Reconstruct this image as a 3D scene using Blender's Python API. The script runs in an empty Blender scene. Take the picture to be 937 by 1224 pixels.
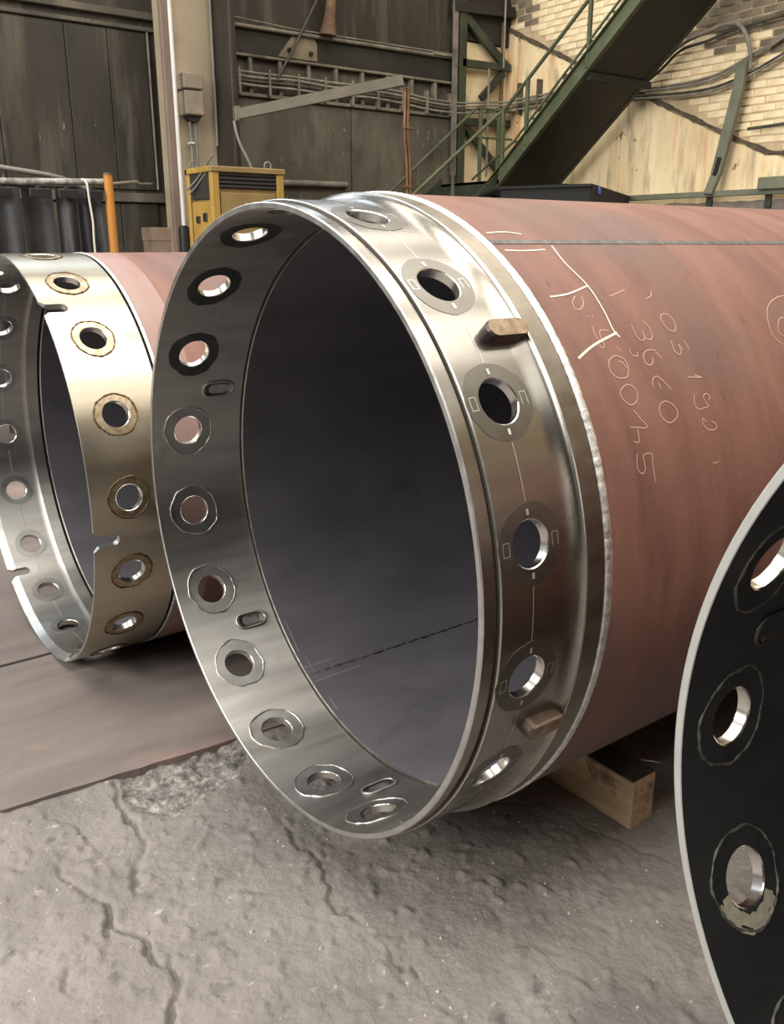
import bpy, math, random
import numpy as np
from mathutils import Vector

C = bpy.context.scene.collection
SC = bpy.context.scene
PI = math.pi
rnd = random.Random(7)

# ------------------------------------------------------------------ camera
# room frame: X runs along the pipes towards the end wall, Y towards the back wall, Z up
cd = bpy.data.cameras.new('camera')
cam = bpy.data.objects.new('camera', cd)
C.objects.link(cam)
cam.location = (0, 0, 1.531)
cam.rotation_euler = (math.radians(73.061), 0, math.radians(-36.738))
cd.sensor_width = 36
cd.lens = 30.81
cd.clip_start = 0.02
SC.camera = cam
SC.view_settings.view_transform = 'Standard'
SC.view_settings.look = 'None'
SC.view_settings.gamma = 1
SC.view_settings.exposure = 0.88

# ------------------------------------------------------------------ world and daylight
w = bpy.data.worlds.new('world')
SC.world = w
w.use_nodes = True
w.node_tree.nodes['Background'].inputs[0].default_value = (0.80, 0.90, 1.0, 1)
w.node_tree.nodes['Background'].inputs[1].default_value = 0.3

def skylight(name, loc, size, rot, power, col):
    l = bpy.data.lights.new(name, 'AREA')
    l.shape = 'RECTANGLE'
    l.size, l.size_y = size
    l.energy = power
    l.color = col
    o = bpy.data.objects.new(name, l)
    C.objects.link(o)
    o.location = loc
    o.rotation_euler = rot
    return o

U1, V1, U0, V0, ZC = 8.968, 9.45, -9.0, -9.0, 8.5
WARM = (1.0, 0.93, 0.82)
COOL = (0.80, 0.91, 1.0)
# roof lights: daylight through the glazed strips of the roof (centre v, width, radiance)
ROOF = [(-5.2, 3.6, 1.5), (-0.9, 3.0, 3.6), (2.7, 2.0, 5.6), (6.4, 1.4, 4.5)]
for v, wd, rad in ROOF:
    skylight('roof_daylight', (2.2, v, ZC + 0.12), (12.4, wd), (0, 0, 0), rad * PI * 12.4 * wd, WARM)
# clerestory over the back wall
skylight('clerestory_daylight', (0.0, V1 + 0.12, 6.6), (14.0, 1.6), (math.radians(-90), 0, 0), 3.2 * PI * 14 * 1.6, COOL)
# unseen gable window, added to light the pipe insides and the end wall
skylight('added_gable_light', (U0 - 0.12, 3.4, 5.9), (4.4, 9.0), (0, math.radians(-90), 0), 10.5 * PI * 4.4 * 9, (1.0, .97, .92))

# ------------------------------------------------------------------ helpers
def put(name, data, parent=None, loc=None):
    o = bpy.data.objects.new(name, data)
    C.objects.link(o)
    if parent is not None:
        o.parent = parent
    if loc is not None:
        o.location = loc
    return o

def tag(o, label, cat, group=None):
    o['label'] = label
    o['category'] = cat
    if group:
        o['group'] = group
    return o

def thing(name, label, cat, loc=(0, 0, 0), rz=0, group=None):
    o = put(name, None, None, loc)
    o.empty_display_size = .1
    o.rotation_euler = (0, 0, rz)
    return tag(o, label, cat, group)

def structure(o):
    o['kind'] = 'structure'
    return o

class MB:
    """collects faces; faces may carry analytic loop normals"""
    def __init__(s):
        s.v, s.f, s.n, s.m = [], [], [], []
    def face(s, pts, normals=None, m=0):
        if normals is not None:
            a = Vector((0, 0, 0))
            p = [Vector(q) for q in pts]
            for i in range(1, len(p) - 1):
                a += (p[i] - p[0]).cross(p[i + 1] - p[0])
            t = Vector((0, 0, 0))
            for q in normals:
                t += Vector(q)
            if a.dot(t) < 0:
                pts = list(pts)[::-1]
                normals = list(normals)[::-1]
        b = len(s.v)
        s.v.extend([tuple(q) for q in pts])
        s.f.append(list(range(b, b + len(pts))))
        s.n.append([tuple(q) for q in normals] if normals is not None else None)
        s.m.append(m)
    def box(s, x0, x1, y0, y1, z0, z1, m=0):
        P = [(x, y, z) for x in (x0, x1) for y in (y0, y1) for z in (z0, z1)]
        for q in ((0, 1, 3, 2), (4, 6, 7, 5), (0, 4, 5, 1), (2, 3, 7, 6), (0, 2, 6, 4), (1, 5, 7, 3)):
            s.face([P[i] for i in q], m=m)
    def bbox(s, x0, x1, y0, y1, z0, z1, b=.01, m=0):
        """box with bevelled edges"""
        X, Y, Z = (x0, x1), (y0, y1), (z0, z1)
        def p(i, j, k, ax):
            sg = (1 if i == 0 else -1, 1 if j == 0 else -1, 1 if k == 0 else -1)
            q = [X[i], Y[j], Z[k]]
            for a in range(3):
                if a != ax:
                    q[a] += sg[a] * b
            return tuple(q)
        for ax in range(3):
            for e in (0, 1):
                ids = [(0, 0), (1, 0), (1, 1), (0, 1)]
                q = []
                for a, c in ids:
                    i = [0, 0, 0]
                    i[ax] = e
                    o = [k for k in range(3) if k != ax]
                    i[o[0]], i[o[1]] = a, c
                    q.append(p(*i, ax))
                n = [0, 0, 0]
                n[ax] = 1 if e else -1
                s.face(q, [n] * 4, m)
        for ax in range(3):
            o = [k for k in range(3) if k != ax]
            for a in (0, 1):
                for c in (0, 1):
                    q = []
                    for e, which in ((0, 0), (1, 0), (1, 1), (0, 1)):
                        i = [0, 0, 0]
                        i[ax] = e
                        i[o[0]], i[o[1]] = a, c
                        q.append(p(*i, o[which]))
                    n = [0, 0, 0]
                    n[o[0]] = 1 if a else -1
                    n[o[1]] = 1 if c else -1
                    s.face(q, [n] * 4, m)
        for i in (0, 1):
            for j in (0, 1):
                for k in (0, 1):
                    s.face([p(i, j, k, 0), p(i, j, k, 1), p(i, j, k, 2)],
                           [(1 if i else -1, 1 if j else -1, 1 if k else -1)] * 3, m)
    def tube(s, path, r, n=8, caps=True, m=0):
        P = [Vector(p) for p in path]
        R = r if isinstance(r, (list, tuple)) else [r] * len(P)
        rings, ref = [], None
        for i, p in enumerate(P):
            t = (P[min(i + 1, len(P) - 1)] - P[max(i - 1, 0)]).normalized()
            if ref is None:
                ref = t.orthogonal().normalized()
            ref = (ref - t * ref.dot(t)).normalized()
            b = t.cross(ref)
            rings.append([(p + (ref * math.cos(2 * PI * k / n) + b * math.sin(2 * PI * k / n)) * R[i],
                           ref * math.cos(2 * PI * k / n) + b * math.sin(2 * PI * k / n)) for k in range(n)])
        for a, b in zip(rings, rings[1:]):
            for k in range(n):
                q = [a[k], a[(k + 1) % n], b[(k + 1) % n], b[k]]
                s.face([x[0] for x in q], [x[1] for x in q], m)
        if caps:
            for rg, d in ((rings[0], P[0] - P[1]), (rings[-1], P[-1] - P[-2])):
                s.face([x[0] for x in rg], [d.normalized()] * n, m)
    def bar(s, a, b, wx, wz, up=(0, 0, 1), m=0):
        """rectangular bar from a to b; wz measured along up, wx across"""
        a, b = Vector(a), Vector(b)
        t = (b - a).normalized()
        u = Vector(up)
        u = (u - t * u.dot(t)).normalized()
        x = t.cross(u)
        c = [x * (i * wx / 2) + u * (j * wz / 2) for i, j in ((-1, -1), (1, -1), (1, 1), (-1, 1))]
        A = [a + q for q in c]
        B = [b + q for q in c]
        for i in range(4):
            j = (i + 1) % 4
            n = c[i] + c[j]
            s.face([A[i], A[j], B[j], B[i]], [n] * 4, m)
        s.face(A, [-t] * 4, m)
        s.face(B, [t] * 4, m)
    def prism(s, poly, h0, h1, plane='xy', m=0):
        """extruded polygon; plane tells which axes the polygon lies in"""
        def P(a, b, h):
            return {'xy': (a, b, h), 'xz': (a, h, b), 'yz': (h, a, b)}[plane]
        cx = sum(p[0] for p in poly) / len(poly)
        cy = sum(p[1] for p in poly) / len(poly)
        area = sum(poly[i][0] * poly[(i + 1) % len(poly)][1] - poly[(i + 1) % len(poly)][0] * poly[i][1] for i in range(len(poly)))
        sg = 1 if area > 0 else -1
        s.face([P(a, b, h0) for a, b in poly], [P(0, 0, -1 if h1 > h0 else 1)] * len(poly), m)
        s.face([P(a, b, h1) for a, b in poly], [P(0, 0, 1 if h1 > h0 else -1)] * len(poly), m)
        for i in range(len(poly)):
            (a0, b0), (a1, b1) = poly[i], poly[(i + 1) % len(poly)]
            n = P((b1 - b0) * sg, -(a1 - a0) * sg, 0)
            s.face([P(a0, b0, h0), P(a1, b1, h0), P(a1, b1, h1), P(a0, b0, h1)], [n] * 4, m)
    # ---- surfaces of revolution about X: point = (x, -r cos t, r sin t)
    def lathe(s, prof, sign=1, t0=0, t1=2 * PI, n=180, smooth=False, m=0, rf=None):
        seg = []
        for (xa, ra), (xb, rb) in zip(prof, prof[1:]):
            d = math.hypot(xb - xa, rb - ra) or 1
            seg.append((-(rb - ra) / d * sign, (xb - xa) / d * sign))
        for i, ((xa, ra), (xb, rb)) in enumerate(zip(prof, prof[1:])):
            na = nb = seg[i]
            if smooth:
                if i > 0:
                    na = (seg[i][0] + seg[i - 1][0], seg[i][1] + seg[i - 1][1])
                if i < len(seg) - 1:
                    nb = (seg[i][0] + seg[i + 1][0], seg[i][1] + seg[i + 1][1])
            for k in range(n):
                ta, tb = t0 + (t1 - t0) * k / n, t0 + (t1 - t0) * (k + 1) / n
                q, qn = [], []
                for x, r, t, nn in ((xa, ra, ta, na), (xb, rb, ta, nb), (xb, rb, tb, nb), (xa, ra, tb, na)):
                    if rf:
                        r = r + rf(x, t)
                    q.append((x, -r * math.cos(t), r * math.sin(t)))
                    qn.append((nn[0], -nn[1] * math.cos(t), nn[1] * math.sin(t)))
                s.face(q, None if rf else qn, m)
    def build(s, name, mats, parent=None, smooth_angle=None, loc=None):
        me = bpy.data.meshes.new(name)
        me.from_pydata(s.v, [], s.f)
        for mt in (mats if isinstance(mats, (list, tuple)) else [mats]):
            me.materials.append(mt)
        if any(s.m):
            me.polygons.foreach_set('material_index', s.m)
        if any(n is not None for n in s.n):
            me.polygons.foreach_set('use_smooth', [True] * len(s.f))
            V = s.v
            out = []
            for f, n in zip(s.f, s.n):
                if n is None:
                    p = [Vector(V[i]) for i in f]
                    a = Vector((0, 0, 0))
                    for i in range(1, len(p) - 1):
                        a += (p[i] - p[0]).cross(p[i + 1] - p[0])
                    a = tuple(a.normalized()) if a.length > 0 else (0, 0, 1)
                    out.extend([a] * len(f))
                else:
                    for q in n:
                        L = math.sqrt(q[0] ** 2 + q[1] ** 2 + q[2] ** 2) or 1
                        out.append((q[0] / L, q[1] / L, q[2] / L))
            me.normals_split_custom_set(out)
        me.update()
        return put(name, me, parent, loc)

# ------------------------------------------------------------------ materials
def nodes_of(m):
    nt = m.node_tree
    return nt, nt.nodes, nt.links

def rgb(h):
    """sRGB 0-255 triple to linear"""
    return tuple((c / 255 / 12.92) if c / 255 <= .04045 else ((c / 255 + .055) / 1.055) ** 2.4 for c in h) + (1,)

def nmat(name, stops, scale=4, stretch=(1, 1, 1), detail=6, rough=.6, rough2=None, metal=0, bump=0, bscale=60,
         bstretch=(1, 1, 1), spec=.4, over=(), distort=0, bdetail=5, dist=.02, aniso=0):
    m = bpy.data.materials.new(name)
    m.use_nodes = True
    nt, N, L = nodes_of(m)
    b = N['Principled BSDF']
    tc = N.new('ShaderNodeTexCoord')
    def noise(sc, st, det, dis=0, off=0):
        mp = N.new('ShaderNodeMapping')
        mp.inputs['Scale'].default_value = st
        mp.inputs['Location'].default_value = (off, off * .7, off * 1.3)
        L.new(tc.outputs['Object'], mp.inputs['Vector'])
        n = N.new('ShaderNodeTexNoise')
        n.inputs['Scale'].default_value = sc
        n.inputs['Detail'].default_value = det
        n.inputs['Roughness'].default_value = .6
        n.inputs['Distortion'].default_value = dis
        L.new(mp.outputs[0], n.inputs['Vector'])
        return n
    n = noise(scale, stretch, detail, distort)
    r = N.new('ShaderNodeValToRGB')
    while len(r.color_ramp.elements) < len(stops):
        r.color_ramp.elements.new(.5)
    for e, (p, c) in zip(r.color_ramp.elements, stops):
        e.position = p
        e.color = c
    L.new(n.outputs['Fac'], r.inputs['Fac'])
    col = r.outputs['Color']
    for k, (c2, sc, st, lo, hi) in enumerate(over):
        n2 = noise(sc, st, 5, 0, 3.7 + k * 5.1)
        mr = N.new('ShaderNodeMapRange')
        mr.inputs['From Min'].default_value = lo
        mr.inputs['From Max'].default_value = hi
        L.new(n2.outputs['Fac'], mr.inputs['Value'])
        mx = N.new('ShaderNodeMix')
        mx.data_type = 'RGBA'
        L.new(mr.outputs[0], mx.inputs['Factor'])
        L.new(col, mx.inputs['A'])
        mx.inputs['B'].default_value = c2
        col = mx.outputs['Result']
    L.new(col, b.inputs['Base Color'])
    b.inputs['Metallic'].default_value = metal
    b.inputs['Specular IOR Level'].default_value = spec
    if aniso:
        # turned surface: fine grooves run round the pipe axis, so highlights spread along it
        tg = N.new('ShaderNodeTangent')
        tg.direction_type = 'RADIAL'
        tg.axis = 'X'
        L.new(tg.outputs[0], b.inputs['Tangent'])
        b.inputs['Anisotropic'].default_value = aniso
        b.inputs['Anisotropic Rotation'].default_value = .25
    if rough2 is None:
        b.inputs['Roughness'].default_value = rough
    else:
        mr = N.new('ShaderNodeMapRange')
        mr.inputs['From Min'].default_value = .3
        mr.inputs['From Max'].default_value = .7
        mr.inputs['To Min'].default_value = rough
        mr.inputs['To Max'].default_value = rough2
        L.new(n.outputs['Fac'], mr.inputs['Value'])
        L.new(mr.outputs[0], b.inputs['Roughness'])
    if bump:
        nb = noise(bscale, bstretch, bdetail, 0, 11)
        bp = N.new('ShaderNodeBump')
        bp.inputs['Strength'].default_value = bump
        bp.inputs['Distance'].default_value = dist
        L.new(nb.outputs['Fac'], bp.inputs['Height'])
        L.new(bp.outputs[0], b.inputs['Normal'])
    return m

def flat(name, c, rough=.6, metal=0, spec=.4):
    m = bpy.data.materials.new(name)
    m.use_nodes = True
    b = m.node_tree.nodes['Principled BSDF']
    b.inputs['Base Color'].default_value = c
    b.inputs['Roughness'].default_value = rough
    b.inputs['Metallic'].default_value = metal
    b.inputs['Specular IOR Level'].default_value = spec
    return m

g = lambda v: (v, v, v, 1)
M = {}
# machined steel: object coords of a pipe, X along its axis; long streaks along the axis
M['steel'] = nmat('machined_steel', [(.3, (0.344, 0.3311, 0.3096, 1)), (.7, (0.4472, 0.4343, 0.4128, 1))], 3, (.6, 6, 6), 5, rough=.40, rough2=.48, metal=1, aniso=.85,
                  bump=.05, bscale=3.2, bstretch=(.25, 3, 3), bdetail=2, dist=.012,
                  over=[((.30, .27, .23, 1), 5, (1, 1, 1), .58, .75)])
M['steel_outer'] = nmat('machined_steel_brown', [(.3, (0.2436, 0.2268, 0.2016, 1)), (.7, (0.3192, 0.3024, 0.273, 1))], 3, (.6, 5, 5), 5, rough=.265, rough2=.285, metal=1, aniso=.4,
                        bump=0,
                        over=[((.25, .21, .17, 1), 4, (1, 1, 1), .56, .75)])
M['steel_dark'] = nmat('plain_dark_steel', [(.3, (.20, .20, .195, 1)), (.7, (.28, .275, .265, 1))], 6, (1, 1, 1), 5, rough=.32, rough2=.42, metal=1)  # darker steel for key back slopes and the right pipe's shoulder
M['steel_face'] = nmat('bright_turned_face', [(.3, (0.495, 0.495, 0.486, 1)), (.7, (0.612, 0.612, 0.594, 1))], 8, (1, 3, 3), 4, rough=.3, rough2=.4, metal=1)
M['face_matte'] = nmat('matte_grey_face', [(.3, (0.33, 0.33, 0.315, 1)), (.7, (0.375, 0.375, 0.36, 1))], 8, (1, 3, 3), 4, rough=.45, metal=.3)
M['bore'] = nmat('bright_bore', [(.3, (0.561, 0.544, 0.51, 1)), (.7, (0.697, 0.68, 0.646, 1))], 12, (1, 1, 1), 3, rough=.2, rough2=.3, metal=1)
M['weld'] = nmat('bright_weld', [(.3, (.48, .47, .46, 1)), (.7, (.88, .88, .87, 1))], 60, (1, 1, 1), 3, rough=.4, rough2=.55, metal=1, bump=.3, bscale=150, dist=.004)
M['rim_bright'] = nmat('ground_rim', [(.3, (.5, .49, .46, 1)), (.7, (.72, .70, .66, 1))], 40, (1, 1, 1), 3, rough=.3, rough2=.5, metal=1)
M['rim_brown'] = nmat('heat_tinted_rim', [(.3, (0.255, 0.187, 0.1105, 1)), (.7, (0.527, 0.442, 0.323, 1))], 50, (1, 1, 1), 4, rough=.4, metal=1)
M['groove'] = flat('dark_groove', (.13, .115, .095, 1), .45, .8)
M['gap'] = flat('black_gap', (.008, .008, .008, 1), .8)
M['primer'] = nmat('red_primer', [(.28, (0.1134, 0.05544, 0.04452, 1)), (.5, (0.1806, 0.08568, 0.06636, 1)), (.72, (0.231, 0.1176, 0.0882, 1))], 2.2, (5, 1.1, 1.1), 7,
                   rough=.46, rough2=.6, spec=.35, bump=.12, bscale=40, dist=.01,
                   over=[((.135, .088, .076, 1), 1.1, (1, 1.2, 1.2), .49, .62), ((.08, .045, .04, 1), 30, (1.5, .5, .5), .66, .75),
                         ((.26, .14, .10, 1), 1.2, (1, 1, 1), .58, .8)])
M['primer_grey'] = nmat('greyed_primer', [(.3, (0.24, 0.136, 0.12, 1)), (.7, (0.304, 0.216, 0.2, 1))], 2, (3, 1, 1), 6, rough=.55)
M['liner'] = nmat('grey_violet_mill_scale', [(.3, (0.08925, 0.08454, 0.09675, 1)), (.7, (0.126, 0.1192, 0.1351, 1))], 3, (1, 2, 2), 7, rough=.7, rough2=.8, spec=.12, bump=.05, bscale=60, dist=.005,
                  over=[((.07, .067, .074, 1), 2.3, (1, 2, 2), .6, .75)])
M['seam'] = nmat('seam_grey', [(.3, (.06, .06, .058, 1)), (.7, (.17, .165, .155, 1))], 20, (3, 1, 1), 4, rough=.5, metal=.4)
M['chalk'] = flat('chalk', (.78, .70, .60, 1), .9)
M['chalk_faint'] = flat('faint_chalk', (.52, .33, .27, 1), .9)
M['scribe'] = flat('scribed_line', (.70, .69, .66, 1), .4, .8)
M['key'] = nmat('heat_blued_key', [(.3, (0.065, 0.052, 0.0585, 1)), (.6, (0.1625, 0.117, 0.091, 1)), (.8, (0.221, 0.1755, 0.13, 1))], 9, (1, 1, 1), 5, rough=.35, rough2=.55, metal=.85)
M['key_top'] = nmat('rusty_key_top', [(.3, (.16, .11, .07, 1)), (.7, (.38, .29, .20, 1))], 45, (1, 1, 1), 6, rough=.6, metal=.5, bump=.3, bscale=90, dist=.004)
M['inner_steel_shade'] = nmat('shade_toned_inner_steel', [(.3, (0.084, 0.084, 0.08, 1)), (.7, (0.124, 0.124, 0.12, 1))], 3, (.8, 2, 2), 5, rough=.40, rough2=.5, metal=.9, aniso=.5)  # the dark interior it reflects is put into this steel's base colour
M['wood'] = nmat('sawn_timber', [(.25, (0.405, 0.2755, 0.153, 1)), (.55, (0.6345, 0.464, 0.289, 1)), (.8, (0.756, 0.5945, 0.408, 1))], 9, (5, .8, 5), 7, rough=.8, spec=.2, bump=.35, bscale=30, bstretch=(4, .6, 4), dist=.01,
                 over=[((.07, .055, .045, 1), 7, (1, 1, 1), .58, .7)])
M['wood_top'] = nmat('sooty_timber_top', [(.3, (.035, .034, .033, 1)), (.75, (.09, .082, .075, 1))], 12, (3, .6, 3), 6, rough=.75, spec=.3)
M['floor'] = nmat('rough_concrete', [(.25, (0.1529, 0.1354, 0.1241, 1)), (.5, (0.214, 0.1922, 0.1747, 1)), (.75, (0.2708, 0.249, 0.2271, 1))], 3.2, (1, 1, 1), 9, rough=.62, rough2=.78, spec=.4,
                  bump=.5, bscale=80, dist=.010, bdetail=9,
                  over=[((.37, .35, .325, 1), 34, (1, 1, 1), .64, .72), ((.12, .108, .105, 1), 14, (1, 1, 1), .60, .72), ((.15, .135, .132, 1), 1.5, (1, 1, 1), .55, .75)])
M['floor_plate'] = nmat('smooth_floor', [(.25, (0.1221, 0.0999, 0.0925, 1)), (.5, (0.1628, 0.1369, 0.1258, 1)), (.75, (0.1924, 0.1665, 0.1517, 1))], 2.4, (.7, 3, 1), 8, rough=.55, rough2=.7, spec=.4,
                        bump=.15, bscale=70, bstretch=(.5, 3, 1), dist=.005,
                        over=[((.27, .19, .165, 1), 2, (1, 1.8, 1), .55, .75)])
M['soot_wall'] = nmat('sooty_wall', [(.25, (0.0162, 0.01395, 0.01035, 1)), (.5, (0.0324, 0.0279, 0.0207, 1)), (.78, (0.063, 0.054, 0.0396, 1))], 1.1, (1.6, 1, .5), 8, rough=.55, rough2=.75, spec=.35, bump=.12, bscale=14, dist=.02,
                      over=[((.105, .092, .067, 1), 1.5, (2.6, 1, .3), .50, .76), ((.012, .010, .008, 1), 2.3, (2.2, 1, .4), .58, .72), ((.27, .245, .20, 1), 14, (1.4, 1, .35), .70, .73)])
M['soot_wall_lower'] = nmat('sooty_lower_wall', [(.25, (0.045, 0.0396, 0.0306, 1)), (.5, (0.0765, 0.0675, 0.0522, 1)), (.8, (0.135, 0.117, 0.09, 1))], 1.0, (1.6, 1, .7), 8, rough=.7, spec=.3, bump=.12, bscale=14, dist=.02,
                            over=[((.035, .03, .024, 1), 1.6, (1.5, 1, 1), .55, .75), ((.15, .13, .10, 1), 1.9, (1.6, 1, .5), .52, .75), ((.29, .265, .22, 1), 14, (1.3, 1, .4), .68, .72)])
M['soot_ledge'] = nmat('dusty_ledge', [(.3, (.085, .073, .055, 1)), (.7, (.22, .195, .155, 1))], 5, (1, 1, 1), 6, rough=.75)
M['soot_black'] = nmat('black_soot', [(.3, (.012, .0105, .008, 1)), (.7, (.028, .024, .019, 1))], 2, (1, 1, 1), 6, rough=.7)
M['cream'] = nmat('cream_plaster', [(.2, (.44, .32, .17, 1)), (.45, (.70, .55, .33, 1)), (.7, (.82, .69, .45, 1))], 1.6, (1, 2.2, .5), 8, rough=.8, spec=.2, bump=.2, bscale=16, dist=.02,
                  over=[((.58, .32, .15, 1), 1.3, (1, 3.2, .18), .56, .66), ((.30, .25, .175, 1), 1.6, (1, 3.5, .7), .54, .72), ((.20, .15, .09, 1), 9, (1, 1, .8), .66, .72)])
M['brick'] = nmat('whitewashed_brick', [(.2, (.52, .40, .235, 1)), (.5, (.74, .60, .385, 1)), (.8, (.84, .72, .50, 1))], 4, (1, 1, 1), 7, rough=.85, spec=.2, bump=.4, bscale=28, dist=.02,
                  over=[((.20, .155, .10, 1), 9, (1, 1, 1), .60, .72)])
M['brick_soot'] = nmat('sooted_brick', [(.2, (.085, .068, .046, 1)), (.5, (.17, .138, .095, 1)), (.8, (.27, .22, .155, 1))], 4, (1, 1, 1), 7, rough=.85, spec=.2, bump=.4, bscale=28, dist=.02)
M['mortar'] = nmat('dirty_mortar', [(.3, (.36, .275, .165, 1)), (.7, (.56, .45, .285, 1))], 3, (1, 1, 1), 6, rough=.9, spec=.2, bump=.3, bscale=30)
M['scar'] = nmat('plaster_scar', [(.3, (.055, .042, .03, 1)), (.7, (.14, .105, .075, 1))], 8, (1, 1, 1), 6, rough=.9, spec=.2)
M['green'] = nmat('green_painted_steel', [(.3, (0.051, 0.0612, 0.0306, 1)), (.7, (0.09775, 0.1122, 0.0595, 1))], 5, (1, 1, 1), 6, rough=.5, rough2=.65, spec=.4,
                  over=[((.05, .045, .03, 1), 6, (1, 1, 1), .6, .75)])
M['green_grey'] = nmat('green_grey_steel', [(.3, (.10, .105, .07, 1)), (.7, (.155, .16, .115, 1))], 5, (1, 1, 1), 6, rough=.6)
M['green_dark'] = nmat('dark_green_steel', [(.3, (.018, .023, .014, 1)), (.7, (.045, .055, .034, 1))], 4, (1, 1, 1), 6, rough=.6)  # darker tone of the green steel
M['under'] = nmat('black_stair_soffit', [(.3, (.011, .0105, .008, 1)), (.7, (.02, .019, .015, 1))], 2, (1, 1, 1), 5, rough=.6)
M['tan'] = nmat('tan_painted_column', [(.25, (0.2295, 0.1827, 0.1232, 1)), (.5, (0.306, 0.2507, 0.1742, 1)), (.8, (0.3655, 0.306, 0.2167, 1))], 1.6, (1, 1, .7), 6, rough=.6,
                over=[((.13, .10, .07, 1), 2.5, (2, 1, .6), .6, .8)])
M['brown'] = nmat('brown_steel', [(.3, (.016, .013, .0095, 1)), (.7, (.036, .029, .021, 1))], 3, (1, 1, .5), 6, rough=.6)
M['pinkbrown'] = nmat('pink_brown_steel', [(.3, (.14, .10, .08, 1)), (.7, (.22, .165, .135, 1))], 3, (1, 1, .5), 6, rough=.6)
M['dusty_box'] = nmat('dusty_grey_box', [(.3, (.15, .125, .09, 1)), (.7, (.23, .195, .145, 1))], 7, (1, 1, 1), 6, rough=.7)
M['conduit'] = nmat('grey_conduit', [(.3, (.11, .105, .09, 1)), (.7, (.2, .19, .165, 1))], 6, (1, 1, .4), 4, rough=.5)
M['white_tube'] = nmat('white_tube', [(.3, (.42, .41, .38, 1)), (.7, (.6, .59, .56, 1))], 5, (1, 1, .5), 4, rough=.4)
M['black'] = flat('black_rubber', (.012, .012, .012, 1), .45)
M['yellow'] = nmat('worn_yellow_paint', [(.25, (0.2125, 0.1232, 0.0255, 1)), (.5, (0.3145, 0.1955, 0.0425, 1)), (.8, (0.374, 0.2422, 0.0595, 1))], 4, (1, 1, .6), 6, rough=.5,
                   over=[((.16, .10, .04, 1), 6, (1, 1, .7), .6, .78)])
M['yellow_dull'] = nmat('dull_yellow_paint', [(.25, (0.1445, 0.09775, 0.0357, 1)), (.5, (0.2125, 0.1445, 0.05525, 1)), (.8, (0.272, 0.1913, 0.085, 1))], 3, (1, 1, .6), 6, rough=.6,
                        over=[((.15, .10, .05, 1), 5, (1, 1, .7), .6, .78)])
M['louvre'] = flat('dark_grille', (.022, .02, .018, 1), .6)
M['orange'] = nmat('orange_post', [(.3, (0.36, 0.136, 0.02, 1)), (.7, (0.464, 0.208, 0.04, 1))], 6, (1, 1, .5), 5, rough=.55, over=[((.2, .11, .05, 1), 8, (1, 1, .5), .62, .75)])
M['flaky'] = nmat('flaking_white_pipe', [(.35, (0.08, 0.068, 0.056, 1)), (.5, (0.208, 0.192, 0.168, 1)), (.65, (0.416, 0.4, 0.376, 1))], 12, (1, 1, 1), 6, rough=.7)
M['curtain'] = nmat('black_rubber_sheet', [(.3, (.016, .017, .019, 1)), (.7, (.034, .035, .038, 1))], 2, (1, 1, .4), 4, rough=.42, rough2=.55, spec=.5)
M['cord'] = flat('white_cord', (.5, .48, .43, 1), .8)
M['cable'] = nmat('dusty_cable', [(.3, (0.119, 0.1062, 0.08075, 1)), (.7, (0.272, 0.2422, 0.1913, 1))], 8, (1, 1, 1), 4, rough=.6)
M['cable_dark'] = nmat('dark_cable', [(.3, (.03, .027, .021, 1)), (.7, (.085, .075, .058, 1))], 8, (1, 1, 1), 4, rough=.55)
M['copper'] = nmat('copper_hose', [(.3, (0.11, 0.0495, 0.02475, 1)), (.7, (0.22, 0.11, 0.0605, 1))], 10, (1, 1, 1), 4, rough=.42, metal=.3)
M['jib'] = nmat('olive_grey_boom', [(.3, (.085, .076, .054, 1)), (.7, (.135, .12, .088, 1))], 6, (1, 1, 1), 5, rough=.55)
M['rusty'] = nmat('rusty_stub', [(.3, (.09, .05, .03, 1)), (.7, (.24, .15, .09, 1))], 7, (1, 1, 1), 6, rough=.75)
M['pale_plate'] = nmat('pale_dusty_plate', [(.3, (.12, .095, .062, 1)), (.7, (.24, .195, .135, 1))], 5, (1, 1, 1), 6, rough=.7)
M['cardboard'] = nmat('brown_board', [(.3, (.16, .115, .08, 1)), (.7, (.25, .185, .135, 1))], 6, (1, 1, 1), 5, rough=.8)
M['blue_paint'] = flat('blue_paint_mark', (.12, .18, .55, 1), .6)
M['roof'] = nmat('dark_roof', [(.3, (.03, .028, .025, 1)), (.7, (.07, .065, .055, 1))], 2, (1, 1, 1), 4, rough=.8)
M['hall_wall'] = nmat('sooty_hall_wall', [(.3, (.03, .026, .02, 1)), (.7, (.075, .065, .05, 1))], .8, (1, 1, 1), 6, rough=.8)
M['concrete_ledge'] = nmat('grey_brown_rubble', [(.3, (.12, .10, .08, 1)), (.7, (.24, .20, .165, 1))], 6, (1, 1, 1), 7, rough=.85, bump=.4, bscale=20)

# ------------------------------------------------------------------ hall shell
def noise2(x, y, seed=0):
    xi, yi = np.floor(x).astype(np.int64), np.floor(y).astype(np.int64)
    xf, yf = x - xi, y - yi
    xf, yf = xf * xf * (3 - 2 * xf), yf * yf * (3 - 2 * yf)
    def h(a, b):
        n = (a * 374761393 + b * 668265263 + seed * 1442695041) & 0xffffffff
        n = ((n ^ (n >> 13)) * 1274126177) & 0xffffffff
        return ((n ^ (n >> 16)) & 0xffff) / 65535.0
    return (h(xi, yi) * (1 - xf) + h(xi + 1, yi) * xf) * (1 - yf) + (h(xi, yi + 1) * (1 - xf) + h(xi + 1, yi + 1) * xf) * yf

def fbm(x, y, f, octv=5, seed=0):
    o, a, t = 0, 1, 0
    for k in range(octv):
        o = o + a * noise2(x * f, y * f, seed + k)
        t += a
        a *= .55
        f *= 2.05
    return o / t

def joint_v(u):
    return 2.393 - .08 * u

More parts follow.
